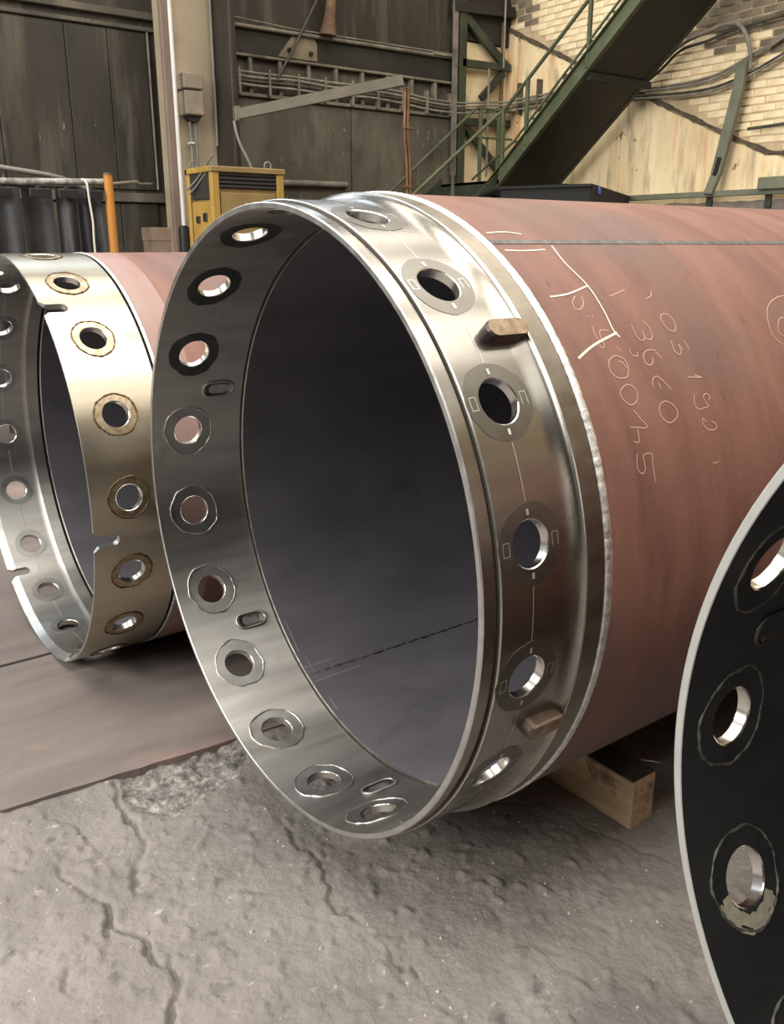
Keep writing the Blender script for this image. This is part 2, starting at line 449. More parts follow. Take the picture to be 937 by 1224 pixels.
CRACKS = [
    ([(1.257, 1.70), (1.43, 1.60), (1.585, 1.529), (1.633, 1.463), (1.665, 1.336), (1.687, 1.252), (1.699, 1.192), (1.735, 1.086), (1.759, 0.956), (1.80, .6)], .011, .010),
    ([(0.695, 2.332), (0.657, 2.206), (0.664, 2.083), (0.632, 1.951), (0.572, 1.843)], .010, .020),
    ([(0.435, 2.037), (0.442, 1.936), (0.484, 1.861), (0.496, 1.789), (0.464, 1.729)], .012, .030),
    ([(0.496, 1.789), (0.506, 1.724), (0.523, 1.622), (0.539, 1.535), (0.5, 1.401), (0.478, 1.323), (.44, 1.2)], .012, .030),
    ([(1.0, 1.902), (0.989, 1.726), (0.934, 1.479), (0.952, 1.381), (0.952, 1.271), (0.968, 1.201), (.95, 1.0)], .006, .0028),
    ([(0.382, 1.712), (0.33, 1.621)], .009, .010),
    ([(0.482, 2.313), (0.525, 2.187), (0.551, 2.057), (0.552, 1.934)], .006, .004),
    ([(0.945, 2.286), (0.927, 2.16)], .007, .008),
]

def build_floor():
    # smooth raised floor beyond the joint, plain floor everywhere else
    mb = MB()
    mb.face([(U0, V0, -.03), (U1, V0, -.03), (U1, V1, -.03), (U0, V1, -.03)], [(0, 0, 1)] * 4)
    fl = structure(mb.build('floor', M['floor']))
    # rough concrete apron as a fine grid round the camera, coarser strip outside it
    x0, x1, y0, y1, d = -.3, 2.9, -.1, 2.52, .0066
    xs, ys = np.arange(x0, x1 + d / 2, d), np.arange(y0, y1 + d / 2, d)
    X, Y = np.meshgrid(xs, ys)
    Z = (fbm(X, Y, 1.7, 3, 5) - .5) * .012 + (fbm(X, Y, 9, 4, 15) - .5) * .008 + (fbm(X, Y, 34, 4, 25) - .5) * .005 - .004
    pits = np.clip((fbm(X, Y, 22, 2, 41) - .66) * 4, 0, 1)
    Z -= pits * .004
    bumps = np.clip((fbm(X, Y, 26, 2, 57) - .66) * 6, 0, 1)
    Z += bumps * .006
    Z += np.clip((noise2(X * 58, Y * 58, 131) - .86) * 9, 0, 1) * .003
    Z -= np.clip((noise2(X * 47, Y * 47, 171) - .88) * 9, 0, 1) * .004
    wx = (fbm(X, Y, 12, 5, 71) - .5) * .085
    wy = (fbm(X, Y, 12, 5, 83) - .5) * .085
    gate = np.clip((fbm(X, Y, 8, 3, 61) - .40) * 5, .3, 1)
    wide = .55 + 1.1 * fbm(X, Y, 17, 2, 67)
    for pl, wd, dp in CRACKS:
        D = np.full(X.shape, 9.0)
        side = np.zeros(X.shape)
        for (ax, ay), (bx, by) in zip(pl, pl[1:]):
            px, py = X + wx - ax, Y + wy - ay
            lx, ly = bx - ax, by - ay
            t = np.clip((px * lx + py * ly) / (lx * lx + ly * ly), 0, 1)
            dd = np.hypot(px - t * lx, py - t * ly)
            near = dd < D
            side = np.where(near, np.sign(px * ly - py * lx), side)
            D = np.minimum(D, dd)
        Z -= dp * gate * np.exp(-(D / (wd * .55 * wide)) ** 2)
        Z += .0045 * gate * side * np.exp(-D / .045)
    # broken out pocket next to the joint
    P = [(0.668, 2.223), (0.72, 2.375), (1.073, 2.343), (1.12, 2.206), (0.948, 2.091), (0.72, 2.05)]
    inside = np.full(X.shape, 9.0)
    cxp, cyp = .89, 2.22
    for (ax, ay), (bx, by) in zip(P, P[1:] + P[:1]):
        nx, ny = by - ay, -(bx - ax)
        L = math.hypot(nx, ny)
        s = ((cxp - ax) * nx + (cyp - ay) * ny) / L
        inside = np.minimum(inside, ((X + wx - ax) * nx + (Y + wy - ay) * ny) / L * (1 if s > 0 else -1))
    k = np.clip(inside / .03, 0, 1)
    Z += k * (-.010 + (fbm(X, Y, 45, 3, 91) - .5) * .018)
    # falls away below the edge of the smooth floor and at the rim of the patch
    Z = np.where(Y > joint_v(X) + .012, -.02, Z)
    n, mcol = X.shape
    co = np.stack([X, Y, Z], -1).reshape(-1, 3)
    idx = np.arange(n * mcol).reshape(n, mcol)
    F = np.stack([idx[:-1, :-1], idx[:-1, 1:], idx[1:, 1:], idx[1:, :-1]], -1).reshape(-1, 4)
    me = bpy.data.meshes.new('concrete_apron')
    me.vertices.add(len(co))
    me.vertices.foreach_set('co', co.ravel())
    me.loops.add(F.size)
    me.loops.foreach_set('vertex_index', F.ravel().astype(np.int32))
    me.polygons.add(len(F))
    me.polygons.foreach_set('loop_start', np.arange(0, F.size, 4, dtype=np.int32))
    me.polygons.foreach_set('loop_total', np.full(len(F), 4, dtype=np.int32))
    me.polygons.foreach_set('use_smooth', np.ones(len(F), dtype=bool))
    me.update()
    me.validate()
    me.materials.append(M['floor'])
    me.materials.append(nmat('broken_concrete', [(.35, (.10, .09, .085, 1)), (.5, (.20, .185, .17, 1)), (.66, (.36, .345, .32, 1))], 30, (1, 1, 1), 8, rough=.85, bump=.8, bscale=70, dist=.012))
    ik = (inside > .004 + (fbm(X, Y, 30, 2, 99) - .5) * .05) & (Y < joint_v(X))
    me.polygons.foreach_set('material_index', ik[:-1, :-1].ravel().astype(np.int32))
    put('concrete_apron', me, fl)
    mb = MB()     # the rest of the rough floor
    for (a, b, c, e) in ((U0, x0, V0, 2.45), (x1, U1, V0, 2.2), (x0, x1, V0, y0)):
        mb.box(a, b, c, e, -.03, -.004)
    mb.build('concrete_apron', M['floor'], fl)
    # smooth floor: two long bays with a groove between
    jag = [(u, joint_v(u) + rnd.uniform(-.003, .003)) for u in np.linspace(-.4, 2.9, 60)]
    mb = MB()
    mb.prism([(U0, 3.285), (U0, 2.45)] + jag + [(U1, 2.16), (U1, 3.285)], -.03, .004)
    mb.build('smooth_bay', M['floor_plate'], fl)
    mb = MB()
    mb.bbox(U0, U1, 3.312, V1, -.03, .004, .003)
    mb.build('smooth_bay', M['floor_plate'], fl)
    mb = MB()
    mb.box(U0, U1, 3.28, 3.315, -.03, -.004)
    mb.build('joint_filler', M['gap'], fl)
    # scraps of bright grit lying on the apron
    mb = MB()
    for k in range(420):
        x, y = rnd.uniform(.1, 2.2), rnd.uniform(.45, 2.25)
        if y > joint_v(x) - .05:
            continue
        j, i = int((y - y0) / d), int((x - x0) / d)
        z = float(Z[j, i])
        r = rnd.choice((.0012, .0018, .0026, .004)) * rnd.uniform(.7, 1.3)
        a = rnd.uniform(0, PI)
        e = rnd.uniform(.5, 2.0)
        p = [(x + r * e * math.cos(a + q), y + r * math.sin(a + q), z + r * .2) for q in (0, 1.9, 3.4, 4.6)]
        t = (x, y, z + r * 1.3)
        for q in range(4):
            mb.face([p[q], p[(q + 1) % 4], t])
    gr = mb.build('loose_grit', flat('pale_grit', (.42, .40, .36, 1), .7), fl)
    gr['kind'] = 'stuff'
    return fl

build_floor()

def build_shell():
    # back wall below the clerestory, side behind the camera, near end with gate, roof with glazed strips
    mb = MB()
    mb.box(U0, U1 + .3, V1, V1 + .3, -.03, 5.8)
    mb.box(U0, U1 + .3, V1, V1 + .3, 7.4, ZC)
    mb.box(U0, -7.0, V1, V1 + .3, 5.8, 7.4)
    mb.box(7.0, U1 + .3, V1, V1 + .3, 5.8, 7.4)
    wb = structure(mb.build('wall_back', M['soot_wall']))
    for k in range(8):
        mb = MB()
        mb.box(-7 + k * 2 - .04, -7 + k * 2 + .04, V1 + .02, V1 + .1, 5.8, 7.4)
        mb.build('mullion', M['brown'], wb)
    mb = MB()
    mb.box(U1, U1 + .3, V0, V1, -.03, ZC)
    we = structure(mb.build('wall_end', M['mortar']))
    mb = MB()
    mb.box(U0, U1, V0 - .3, V0, -.03, ZC)
    structure(mb.build('wall_near', M['hall_wall']))
    mb = MB()
    mb.box(U0 - .3, U0, V0, V1, -.03, 3.7)
    mb.box(U0 - .3, U0, V0, V1, 8.1, ZC)
    mb.box(U0 - .3, U0, V0, -1.1, 3.7, 8.1)
    mb.box(U0 - .3, U0, 7.9, V1, 3.7, 8.1)
    wl = structure(mb.build('wall_far_left', M['hall_wall']))
    for k in range(1, 7):
        mb = MB()
        mb.box(U0 - .1, U0 - .02, -1.1 + k * 1.286 - .04, -1.1 + k * 1.286 + .04, 3.7, 8.1)
        mb.build('mullion', M['brown'], wl)
    mb = MB()
    edges = [V0]
    for v, wd, _ in ROOF:
        edges += [v - wd / 2, v + wd / 2]
    edges.append(V1)
    for a, b in zip(edges[::2], edges[1::2]):
        mb.box(U0, U1, a, b, ZC, ZC + .2)
    for v, wd, _ in ROOF:
        mb.box(U0, -4.0, v - wd / 2, v + wd / 2, ZC, ZC + .2)
        mb.box(8.4, U1, v - wd / 2, v + wd / 2, ZC, ZC + .2)
    ce = structure(mb.build('ceiling', M['roof']))
    for v, wd, _ in ROOF:
        for k in range(9):
            mb = MB()
            mb.box(-4 + k * 1.55 - .03, -4 + k * 1.55 + .03, v - wd / 2, v + wd / 2, ZC, ZC + .08)
            mb.build('glazing_bar', M['brown'], ce)
    return wb, we

WB, WE = build_shell()

# ------------------------------------------------------------------ back wall dressing
def wall_strip(name, u0, u1, z0, z1, thick, mat, v=V1, bev=.006):
    mb = MB()
    mb.bbox(u0, u1, v - thick, v + .005, z0, z1, min(bev, thick * .4, abs(z1 - z0) * .4))
    return mb.build(name, mat, WB)

ue = [-1.6, .4, 2.42, 3.10, 3.52, 3.925]
for a, b in zip(ue, ue[1:]):
    wall_strip('wall_sheet', a + .004, b - .004, 2.085, 3.58, .018 + rnd.uniform(-.004, .004), M['soot_wall'])
    wall_strip('wall_sheet', a + .004, b - .004, -.0, 1.95, .02 + rnd.uniform(-.004, .004), M['soot_wall'])
wall_strip('wall_rail', -1.6, 4.2, 3.70, 3.765, .06, M['soot_wall_lower'])
wall_strip('wall_rail', -1.6, 4.2, 3.595, 3.635, .04, M['soot_wall_lower'])
wall_strip('wall_rail', -1.6, 4.2, 1.96, 2.05, .05, M['soot_wall_lower'])
wall_strip('wall_rail', 3.93, 3.95, 2.09, 3.60, .03, M['soot_ledge'])
# right of the column: ledges, recess, lower panel
wall_strip('ledge', 4.4, 8.15, 3.485, 3.515, .10, M['soot_ledge'])
wall_strip('ledge', 4.4, 8.15, 3.09, 3.13, .10, M['soot_ledge'])
wall_strip('wall_panel', 4.4, 8.15, 3.52, 3.77, .07, M['soot_black'])
wall_strip('wall_panel', 4.4, 8.15, 3.135, 3.48, .02, M['soot_wall_lower'])
wall_strip('wall_panel', 4.4, 6.395, 0, 3.085, .06, M['soot_wall_lower'])
wall_strip('wall_panel', 6.405, 8.15, 0, 3.085, .065, M['soot_wall_lower'])
wall_strip('wall_panel', 8.17, U1, 0, 4.02, .03, M['cream'])
wall_strip('wall_panel', 8.15, U1, 4.03, 4.9, .06, M['soot_black'])
wall_strip('wall_rail', 7.75, 8.1, 3.78, 3.84, .05, M['soot_ledge'])
for k in range(10):
    u = 5.07 + k * .372 if k < 8 else 4.62 + (k - 8) * .08
    if k < 8:
        mb = MB()
        mb.bbox(u - .022, u + .022, V1 - .09, V1 - .018, 3.13, 3.485, .005)
        mb.build('bracket', M['soot_ledge'], WB)
# pale gusset with its two bolts and the rusty stub above
mb = MB()
mb.prism([(5.42, 3.53), (5.93, 3.53), (5.93, 3.70), (5.86, 3.82), (5.66, 3.82)], V1 - .085, V1 - .07, 'xz')
gp = mb.build('gusset_plate', M['pale_plate'], WB)
for u, z in ((5.56, 3.61), (5.84, 3.60)):
    mb = MB()
    mb.tube([(u, V1 - .11, z), (u, V1 - .08, z)], .024, 8)
    mb.build('bolt', M['black'], gp)
mb = MB()
mb.tube([(6.03, V1 - .16, 3.80), (6.05, V1 - .18, 4.02), (6.10, V1 - .2, 4.5)], [.10, .06, .055], 12)
tag(mb.build('rusty_pipe_stub', M['rusty']), 'rusty pipe stub hanging above the pale gusset plate on the dark wall', 'pipe')
mb = MB()
mb.tube([(4.5, V1 - .1, 3.775), (6.2, V1 - .1, 3.78), (8.1, V1 - .1, 3.79)], .022, 8)
tag(mb.build('wall_pipe', M['soot_ledge']), 'long thin dusty pipe running along the upper dark wall above the ledge', 'pipe')
mb = MB()
mb.tube([(4.5, V1 - .12, 3.86), (5.6, V1 - .1, 3.82), (8.1, V1 - .1, 3.83)], .008, 6)
tag(mb.build('wall_wire', M['cable']), 'thin wire strung just above the upper wall pipe', 'wire')
mb = MB()
mb.tube([(6.25, V1 - .12, 4.7), (5.92, V1 - .12, 4.15), (5.55, V1 - .14, 3.56), (5.36, V1 - .16, 3.30)], .016, 6)
tag(mb.build('slanting_cable', M['cable_dark']), 'black cable slanting down past the pale gusset plate', 'cable')
mb = MB()
mb.tube([(5.28, V1 - .1, 2.215), (6.30, V1 - .1, 2.225)], .036, 10)
mb.bbox(5.24, 5.30, V1 - .15, V1 - .05, 2.16, 2.27, .01)
tag(mb.build('wall_stub_pipe', M['soot_ledge']), 'short horizontal pipe on the dark wall right of the yellow cabinet', 'pipe')
mb = MB()
mb.tube([(4.86, V1 - .09, 2.9), (4.87, V1 - .085, 2.0), (4.88, V1 - .09, 1.2)], .01, 6)
tag(mb.build('wall_drop_wire', M['cable']), 'thin vertical wire down the dark panel behind the boom', 'wire')
mb = MB()
mb.tube([(7.98, V1 - .12, 4.1), (7.97, V1 - .12, 3.86), (7.93, V1 - .12, 3.80), (7.6, V1 - .12, 3.80)], .018, 8)
tag(mb.build('bent_wall_pipe', M['cable']), 'small bent pipe high on the dark wall beside the green frame', 'pipe')

# cable bundle: along the back wall, round the corner, along the end wall, sagging right of the stair
def sag(pts, n=8):
    out = []
    P = [Vector(p) for p in pts]
    for i in range(len(P) - 1):
        p0, p1, p2, p3 = P[max(i - 1, 0)], P[i], P[i + 1], P[min(i + 2, len(P) - 1)]
        for k in range(n):
            t = k / n
            out.append(.5 * ((2 * p1) + (p2 - p0) * t + (2 * p0 - 5 * p1 + 4 * p2 - p3) * t * t + (3 * p1 - p0 - 3 * p2 + p3) * t ** 3))
    out.append(P[-1])
    return out

cl = ['topmost dusty cable of the four clipped along the dark back wall', 'second dusty cable from the top along the dark back wall',
      'third dusty cable from the top along the dark back wall', 'lowest dusty cable of the four along the dark back wall']
ends = [[(7.0, 3.24), (6.25, 3.25), (5.8, 3.38), (5.45, 3.52), (4.6, 3.95), (3.2, 4.1), (1.2, 4.1)], [(7.0, 3.21), (6.25, 3.21), (5.8, 3.35), (5.45, 3.49), (4.6, 3.9), (3.2, 4.06), (1.2, 4.06)],
        [(7.0, 3.16), (6.25, 3.13), (5.8, 3.21), (5.45, 3.33), (4.6, 3.66), (3.2, 3.9), (1.2, 3.95)], [(7.0, 3.13), (6.25, 3.10), (5.8, 3.18), (5.45, 3.30), (4.6, 3.62), (3.2, 3.86), (1.2, 3.91)]]
for k in range(4):
    z = 3.33 - k * .04
    y = V1 - .125
    pts = [(4.2, y, z)] + [(4.6 + .5 * i, y, z - .012 * (i % 2) + rnd.uniform(-.006, .006)) for i in range(6)]
    pts += [(7.5, y, z - .05), (8.0, y - .02, z - .06), (8.5, y - .02, z - .01), (8.80, V1 - .2, z + .01),
            (U1 - .11, 9.1, z + .03), (U1 - .09, 8.6, z + .04), (U1 - .09, 8.1, z + .06), (U1 - .08, 7.6, z - .02)]
    pts += [(U1 - .07 - .012 * k, v, zz) for v, zz in ends[k]]
    mb = MB()
    mb.tube(sag(pts, 5), .014, 7)
    tag(mb.build('wall_cable', M['cable'] if k != 2 else M['cable_dark']), cl[k], 'cable', 'cables along the back wall')
def clip(u, v, nu):
    mb = MB()
    if nu:
        mb.bbox(u - .014, u + .014, V1 - .15, V1 - .08, 3.10, 3.37, .004)
    else:
        mb.bbox(U1 - .125, U1 - .02, v - .012, v + .012, 3.18, 3.56, .004)
    return mb
k = 0
for u in (4.9, 5.27, 5.64, 6.0, 6.38, 6.75, 7.12, 7.5, 7.88):
    clip(u, 0, True).build('cable_clip', M['soot_ledge'], WB)
for v in (9.1, 8.75, 8.3):
    clip(0, v, False).build('cable_clip', M['scar'], WE)
# thick upper pair of cables and the hoop
for k, (pts, lab, mt, r) in enumerate([
    ([(7.4, 3.20), (7.0, 3.36), (6.62, 3.60), (6.3, 3.68), (6.0, 3.715), (5.86, 3.64), (5.78, 3.50), (5.74, 3.38), (5.73, 3.25)], 'olive hose arching over and down into the leaning green channel', 'cable', .022),
    ([(7.4, 3.14), (6.9, 3.38), (6.62, 3.56), (6.3, 3.60), (6.0, 3.655), (5.5, 3.69), (4.5, 3.80), (1.2, 4.2)], 'black cable running right along the brick wall above the hose arch', 'cable_dark', .016),
    ([(5.98, 3.70), (5.5, 3.735), (4.5, 3.84), (1.2, 4.25)], 'pale cable above the black cable at the right edge of the brick wall', 'cable', .01)]):
    mb = MB()
    mb.tube(sag([(U1 - .10 - .03 * (k == 0), a, b) for a, b in pts], 5), r, 8)
    tag(mb.build('brick_wall_cable', M[mt]), lab, 'cable')

# ------------------------------------------------------------------ end wall: bricks and plaster
DIAG = [(.5, 1.55), (4.0, 1.95), (5.2, 2.40), (5.33, 2.44), (5.48, 2.45), (6.0, 2.67), (6.96, 3.11), (8.06, 3.61), (9.45, 4.27)]
def diag(v):
    for (a, za), (b, zb) in zip(DIAG, DIAG[1:]):
        if v <= b:
            return za + (zb - za) * (v - a) / (b - a)
    return DIAG[-1][1]

def brick_mesh(seed, mat):
    r = random.Random(seed)
    mb = MB()
    L, H, D = .125, .032, .03
    f = [(-.0, s * (L - r.uniform(.004, .012)), t * (H - r.uniform(.003, .008))) for s in (-1, 1) for t in (-1, 1)]
    b = [(D, s * L, t * H) for s in (-1, 1) for t in (-1, 1)]
    mb.face([f[0], f[1], f[3], f[2]], [(-1, 0, 0)] * 4)
    for i, j in ((0, 1), (1, 3), (3, 2), (2, 0)):
        n = Vector(f[i]) + Vector(f[j])
        mb.face([f[i], f[j], b[j], b[i]], [(-.45, n.y, n.z)] * 4)
    me = mb.build('brick', mat)
    d = me.data
    bpy.data.objects.remove(me)
    return d

BR = [brick_mesh(i, M['brick']) for i in range(6)]
BRS = [brick_mesh(i, M['brick_soot']) for i in range(6, 9)]
cands = []
row = 0
z = 2.12
while z < 6.2:
    v = 9.40 - (row % 2) * .131 - .13
    while v > .9:
        if z > diag(v) + .075:
            cands.append((v, z))
        v -= .262
    z += .0765
    row += 1
def in_view(v, z):
    # seen from the photograph's side of the hall: below the frame's top and right of the stair or left of it
    return z < 4.62 - (9.45 - v) * .19 and v > 5.15
def soffit(v, z):
    # behind the stair flight
    return 3.05 + (7.0 - v) * .80 < z + .25 and z < 4.02 + (7.0 - v) * .86 and False
pick = [c for c in cands if in_view(*c)]
pick.sort(key=lambda c: c[0] ** 2 + (c[1] - 1.5) ** 2)
ind = set(pick[:298])
rest = MB()
for v, z in cands:
    dark = (v < 6.6 and z > 3.50 + (v - 5.3) * .06 + .08 * math.sin(v * 9) + rnd.uniform(-.06, .06)) or (v > 9.0 and z > 4.25 + rnd.uniform(-.05, .1))
    me = rnd.choice(BRS if dark else BR)
    off = (U1 - .020 + rnd.uniform(-.006, .006), v + rnd.uniform(-.005, .005), z + rnd.uniform(-.004, .004))
    if (v, z) in ind:
        o = put('brick', me, WE, off)
        o.rotation_euler = (rnd.uniform(-.015, .015), rnd.uniform(-.04, .04), rnd.uniform(-.04, .04))
    else:
        for p in me.polygons:
            rest.face([tuple(Vector(me.vertices[i].co) + Vector(off)) for i in p.vertices], m=1 if dark else 0)
ro = rest.build('brickwork', [M['brick'], M['brick_soot']], WE)
ro['kind'] = 'stuff'
# plaster below the slanting scar, with a ragged upper edge
top = []
for i in range(140):
    v = 9.44 - i * (8.4 / 139)
    top.append((v, diag(v) - .035 + rnd.uniform(-.014, .010)))
mb = MB()
for (va, za), (vb, zb) in zip(top, top[1:]):
    x = U1 - .030
    mb.face([(x, va, 0), (x, vb, 0), (x, vb, zb), (x, va, za)], [(-1, 0, 0)] * 4)
    mb.face([(x, va, za), (x, vb, zb), (U1, vb, zb), (U1, va, za)], [(0, 0, 1)] * 4)
mb.build('plaster_layer', M['cream'], WE)
mb = MB()
for i in range(180):
    va, vb = 9.42 - i * (8.2 / 180), 9.42 - (i + 1) * (8.2 / 180)
    h = .038 + .012 * math.sin(i * .7) + rnd.uniform(-.006, .006)
    mb.bar((U1 - .018, va, diag(va) - .002), (U1 - .018, vb, diag(vb) - .002), .05, h, (0, 0, 1))
mb.build('slanting_scar', M['scar'], WE)
# low rubble course and the green beam in front of it
mb = MB()
pts = [(1.0, 0), (7.6, 0), (7.6, 1.955)]
for i in range(40):
    v = 7.5 - i * .0875
    pts.append((v, 1.975 + rnd.uniform(-.012, .012)))
pts.append((1.0, 1.98))
mb.prism(pts, U1 - .16, U1 - .03, 'yz')
mb.build('rubble_course', M['concrete_ledge'], WE)
t = thing('wall_beam', 'horizontal green steel beam on the cream wall above the big red pipe', 'beam', (0, 0, 0))
mb = MB()
mb.bbox(U1 - .25, U1 - .19, 1.0, 7.35, 2.025, 2.085, .006)
mb.build('beam', M['green_grey'], t)
mb = MB()
mb.bbox(U1 - .30, U1 - .17, 5.10, 5.40, 2.07, 2.19, .01)
mb.build('end_block', M['green_grey'], t)
for v in (7.28, 6.02, 5.33):
    mb = MB()
    mb.bbox(U1 - .19, U1 - .16, v - .035, v + .035, 1.9, 2.09, .004)
    mb.build('bracket', M['green_dark'], t)
t = thing('cable_channel', 'leaning green grey channel guiding the hose down the cream wall', 'channel', (0, 0, 0))
mb = MB()
mb.bar((U1 - .17, 5.79, 3.32), (U1 - .17, 5.81, 3.08), .05, .115, (0, 1, 0))
mb.bar((U1 - .17, 5.805, 3.09), (U1 - .20, 5.95, 2.25), .05, .115, (0, 1, 0))
mb.bar((U1 - .20, 5.945, 2.27), (U1 - .28, 5.97, 2.05), .05, .10, (0, 1, 0))
mb.build('channel', M['green_grey'], t)
mb = MB()
mb.bar((U1 - .228, 5.915, 2.42), (U1 - .238, 5.95, 2.24), .012, .045, (0, 1, 0))
mb.build('slot', M['gap'], t)
mb = MB()
mb.tube([(U1 - .25, 5.97, 2.16), (U1 - .25, 5.97, 2.10)], .03, 8)
mb.build('clamp', M['conduit'], t)
mb = MB()
mb.tube([(U1 - .1, 5.70, 2.685), (U1 - .09, 5.4, 2.695), (U1 - .09, 3.2, 2.80)], .016, 8)
tag(mb.build('black_wall_bar', M['cable_dark']), 'short black bar on the bricks right of the leaning channel', 'bar')

# ------------------------------------------------------------------ column with its box, tube and jib
t = thing('steel_column', 'tall tan steel column standing against the sooty back wall', 'column', (0, 0, 0))
mb = MB()
mb.box(3.915, 4.41, 8.9, 9.2, 0, 8.4)
mb.build('web', M['tan'], t)
mb = MB()
mb.bbox(3.85, 3.925, 8.86, 8.93, 0, 8.4, .006)
mb.build('flange', M['pinkbrown'], t)['label'] = 'pink brown left flange'
mb = MB()
mb.bbox(4.385, 4.42, 8.50, 8.95, 0, 8.4, .006)
mb.bbox(4.42, 4.60, 8.78, 9.2, 0, 8.4, .006)
mb.build('flange', M['brown'], t)['label'] = 'dark brown right flange'
mb = MB()
mb.tube([(4.36, 8.83, 2.5), (4.36, 8.83, 8.3)], .014, 8)
mb.build('edge_conduit', M['conduit'], t)
t = thing('switch_box', 'dusty grey two-part switch box mounted on the tan column', 'box', (0, 0, 0))
mb = MB()
mb.bbox(3.985, 4.19, 8.72, 8.9, 2.76, 2.985, .012)
mb.build('box_body', M['dusty_box'], t)
mb = MB()
mb.bbox(3.975, 4.185, 8.71, 8.9, 2.995, 3.14, .012)
mb.build('box_cover', M['dusty_box'], t)
mb = MB()
mb.prism([(4.02, 2.76), (4.17, 2.76), (4.14, 2.71), (4.06, 2.71)], 8.76, 8.88, 'xz')
mb.build('gland_plate', M['black'], t)
for u in (4.075, 4.13):
    mb = MB()
    mb.tube([(u, 8.83, 2.72), (u, 8.83, 2.2), (u, 8.84, 0.2)], .017, 8)
    mb.build('conduit', M['conduit'], t)
mb = MB()
mb.bbox(4.05, 4.10, 8.80, 8.87, 2.50, 2.52, .004)
mb.build('pipe_clip', M['white_tube'], t)
t = thing('white_tube', 'long white tube with a black end cap down the column edge', 'tube', (3.885, 8.72, 0))
mb = MB()
mb.tube([(0, 0, 1.68), (0, 0, 8.3)], .021, 12)
mb.build('tube', M['white_tube'], t)
mb = MB()
mb.tube([(0, 0, 1.45), (0, 0, 1.48), (0, 0, 1.68), (0, 0, 1.705), (0, 0, 1.72)], [.045, .056, .056, .05, .028], 14)
mb.build('end_cap', M['black'], t)
mb = MB()
mb.tube([(0, 0, 0.004), (0, 0, 1.45)], .03, 12)
mb.build('lower_pipe', M['pinkbrown'], t)
t = thing('jib_boom', 'olive grey boom reaching from the column over the yellow cabinet', 'boom', (0, 0, 0))
mb = MB()
mb.bar((4.40, 8.48, 2.765), (5.80, 7.59, 3.095), .06, .095)
mb.build('boom', M['jib'], t)
mb = MB()
mb.bbox(4.385, 4.44, 8.44, 8.52, 2.70, 2.84, .01)
mb.build('hinge', M['jib'], t)
t = thing('twin_hose', 'pair of copper brown hoses hanging side by side from the boom end', 'hose', (0, 0, 0))
for dx in (0, .040):
    mb = MB()
    mb.tube(sag([(5.79 + dx, 7.565, 3.03), (5.81 + dx, 7.565, 2.95), (5.80 + dx, 7.56, 2.6), (5.83 + dx, 7.56, 2.3), (5.835 + dx, 7.56, 1.9), (5.83 + dx, 7.56, .004)], 5), .015, 8)
    mb.build('hose', M['copper'], t)
for z in (2.655, 2.10):
    mb = MB()
    mb.bbox(5.78, 5.89, 7.54, 7.58, z - .012, z + .012, .004)
    mb.build('clip', M['copper'], t)
mb = MB()
mb.tube(sag([(4.40, 8.495, 2.66), (4.34, 8.40, 2.68), (4.36, 8.35, 2.5), (4.46, 8.30, 2.25), (4.52, 8.25, 1.9), (4.5, 8.2, 1.0)], 5), .014, 8)
tag(mb.build('drooping_cable', M['conduit']), 'grey cable drooping from the boom hinge behind the yellow cabinet', 'cable')

# ------------------------------------------------------------------ yellow cabinet
t = thing('yellow_cabinet', 'worn yellow steel cabinet with dark grilles beside the tan column', 'cabinet', (3.0, 6.2, 0))
W_, D_, H_ = .60, .44, 2.07
mb = MB()
mb.box(.03, W_ - .03, .025, D_ - .03, .08, 1.93)
mb.build('body', M['yellow_dull'], t)
for x, y in ((0, 0), (W_ - .06, 0), (0, D_ - .05), (W_ - .06, D_ - .05)):
    mb = MB()
    mb.bbox(x, x + .06, y, y + .05, .004, H_ - .02, .005)
    mb.build('post', M['yellow'], t)
mb = MB()
mb.bbox(-.01, W_ + .01, -.01, .05, H_ - .03, H_ + .01, .005)
mb.build('top_rail', M['yellow_dull'], t)
mb = MB()
mb.bbox(-.01, .05, .05, D_, H_ - .03, H_ + .01, .005)
mb.bbox(W_ - .05, W_ + .01, .05, D_, H_ - .03, H_ + .01, .005)
mb.bbox(-.01, W_ + .01, D_ - .04, D_ + .01, H_ - .03, H_ + .01, .005)
mb.build('top_rail', M['yellow'], t)
mb = MB()
mb.box(.05, W_ - .05, .02, D_ - .02, 1.93, H_ - .03)
for k in range(4):
    mb.bar((.06, .012, 1.945 + k * .028), (W_ - .06, .012, 1.945 + k * .028), .012, .016)
mb.build('grille', M['louvre'], t)
mb = MB()
mb.box(.008, .03, .06, D_ - .06, 1.86, H_ - .03)
mb.build('grille', M['louvre'], t)
mb = MB()
mb.bbox(.07, W_ - .07, .008, .03, .2, 1.90, .004)
dr = mb.build('door', M['yellow_dull'], t)
for z in (1.70, 1.0):
    mb = MB()
    mb.tube([(.075, .004, z - .05), (.075, .004, z + .05)], .012, 8)
    mb.build('hinge', M['yellow'], dr)
mb = MB()
mb.bbox(.26, .40, .0, .012, 1.76, 1.83, .003)
mb.build('label_plate', M['yellow'], dr)
mb = MB()
mb.bbox(.012, .035, .06, D_ - .06, .2, 1.84, .004)
sp = mb.build('side_panel', M['yellow'], t)
for y, z, h in ((.13, 1.70, .06), (.25, 1.69, .05), (.18, 1.50, .09)):
    mb = MB()
    mb.bbox(.0, .016, y, y + .055, z, z + h, .004)
    mb.build('switch', M['black'], sp)
for x, y in ((.03, D_ - .08), (W_ - .08, .10)):
    mb = MB()
    mb.tube([(x + .028 * math.cos(a), y, H_ + .036 + .028 * math.sin(a)) for a in np.linspace(-.9, PI + .9, 14)], .006, 6)
    mb.build('lifting_eye', M['conduit'], t)
mb = MB()
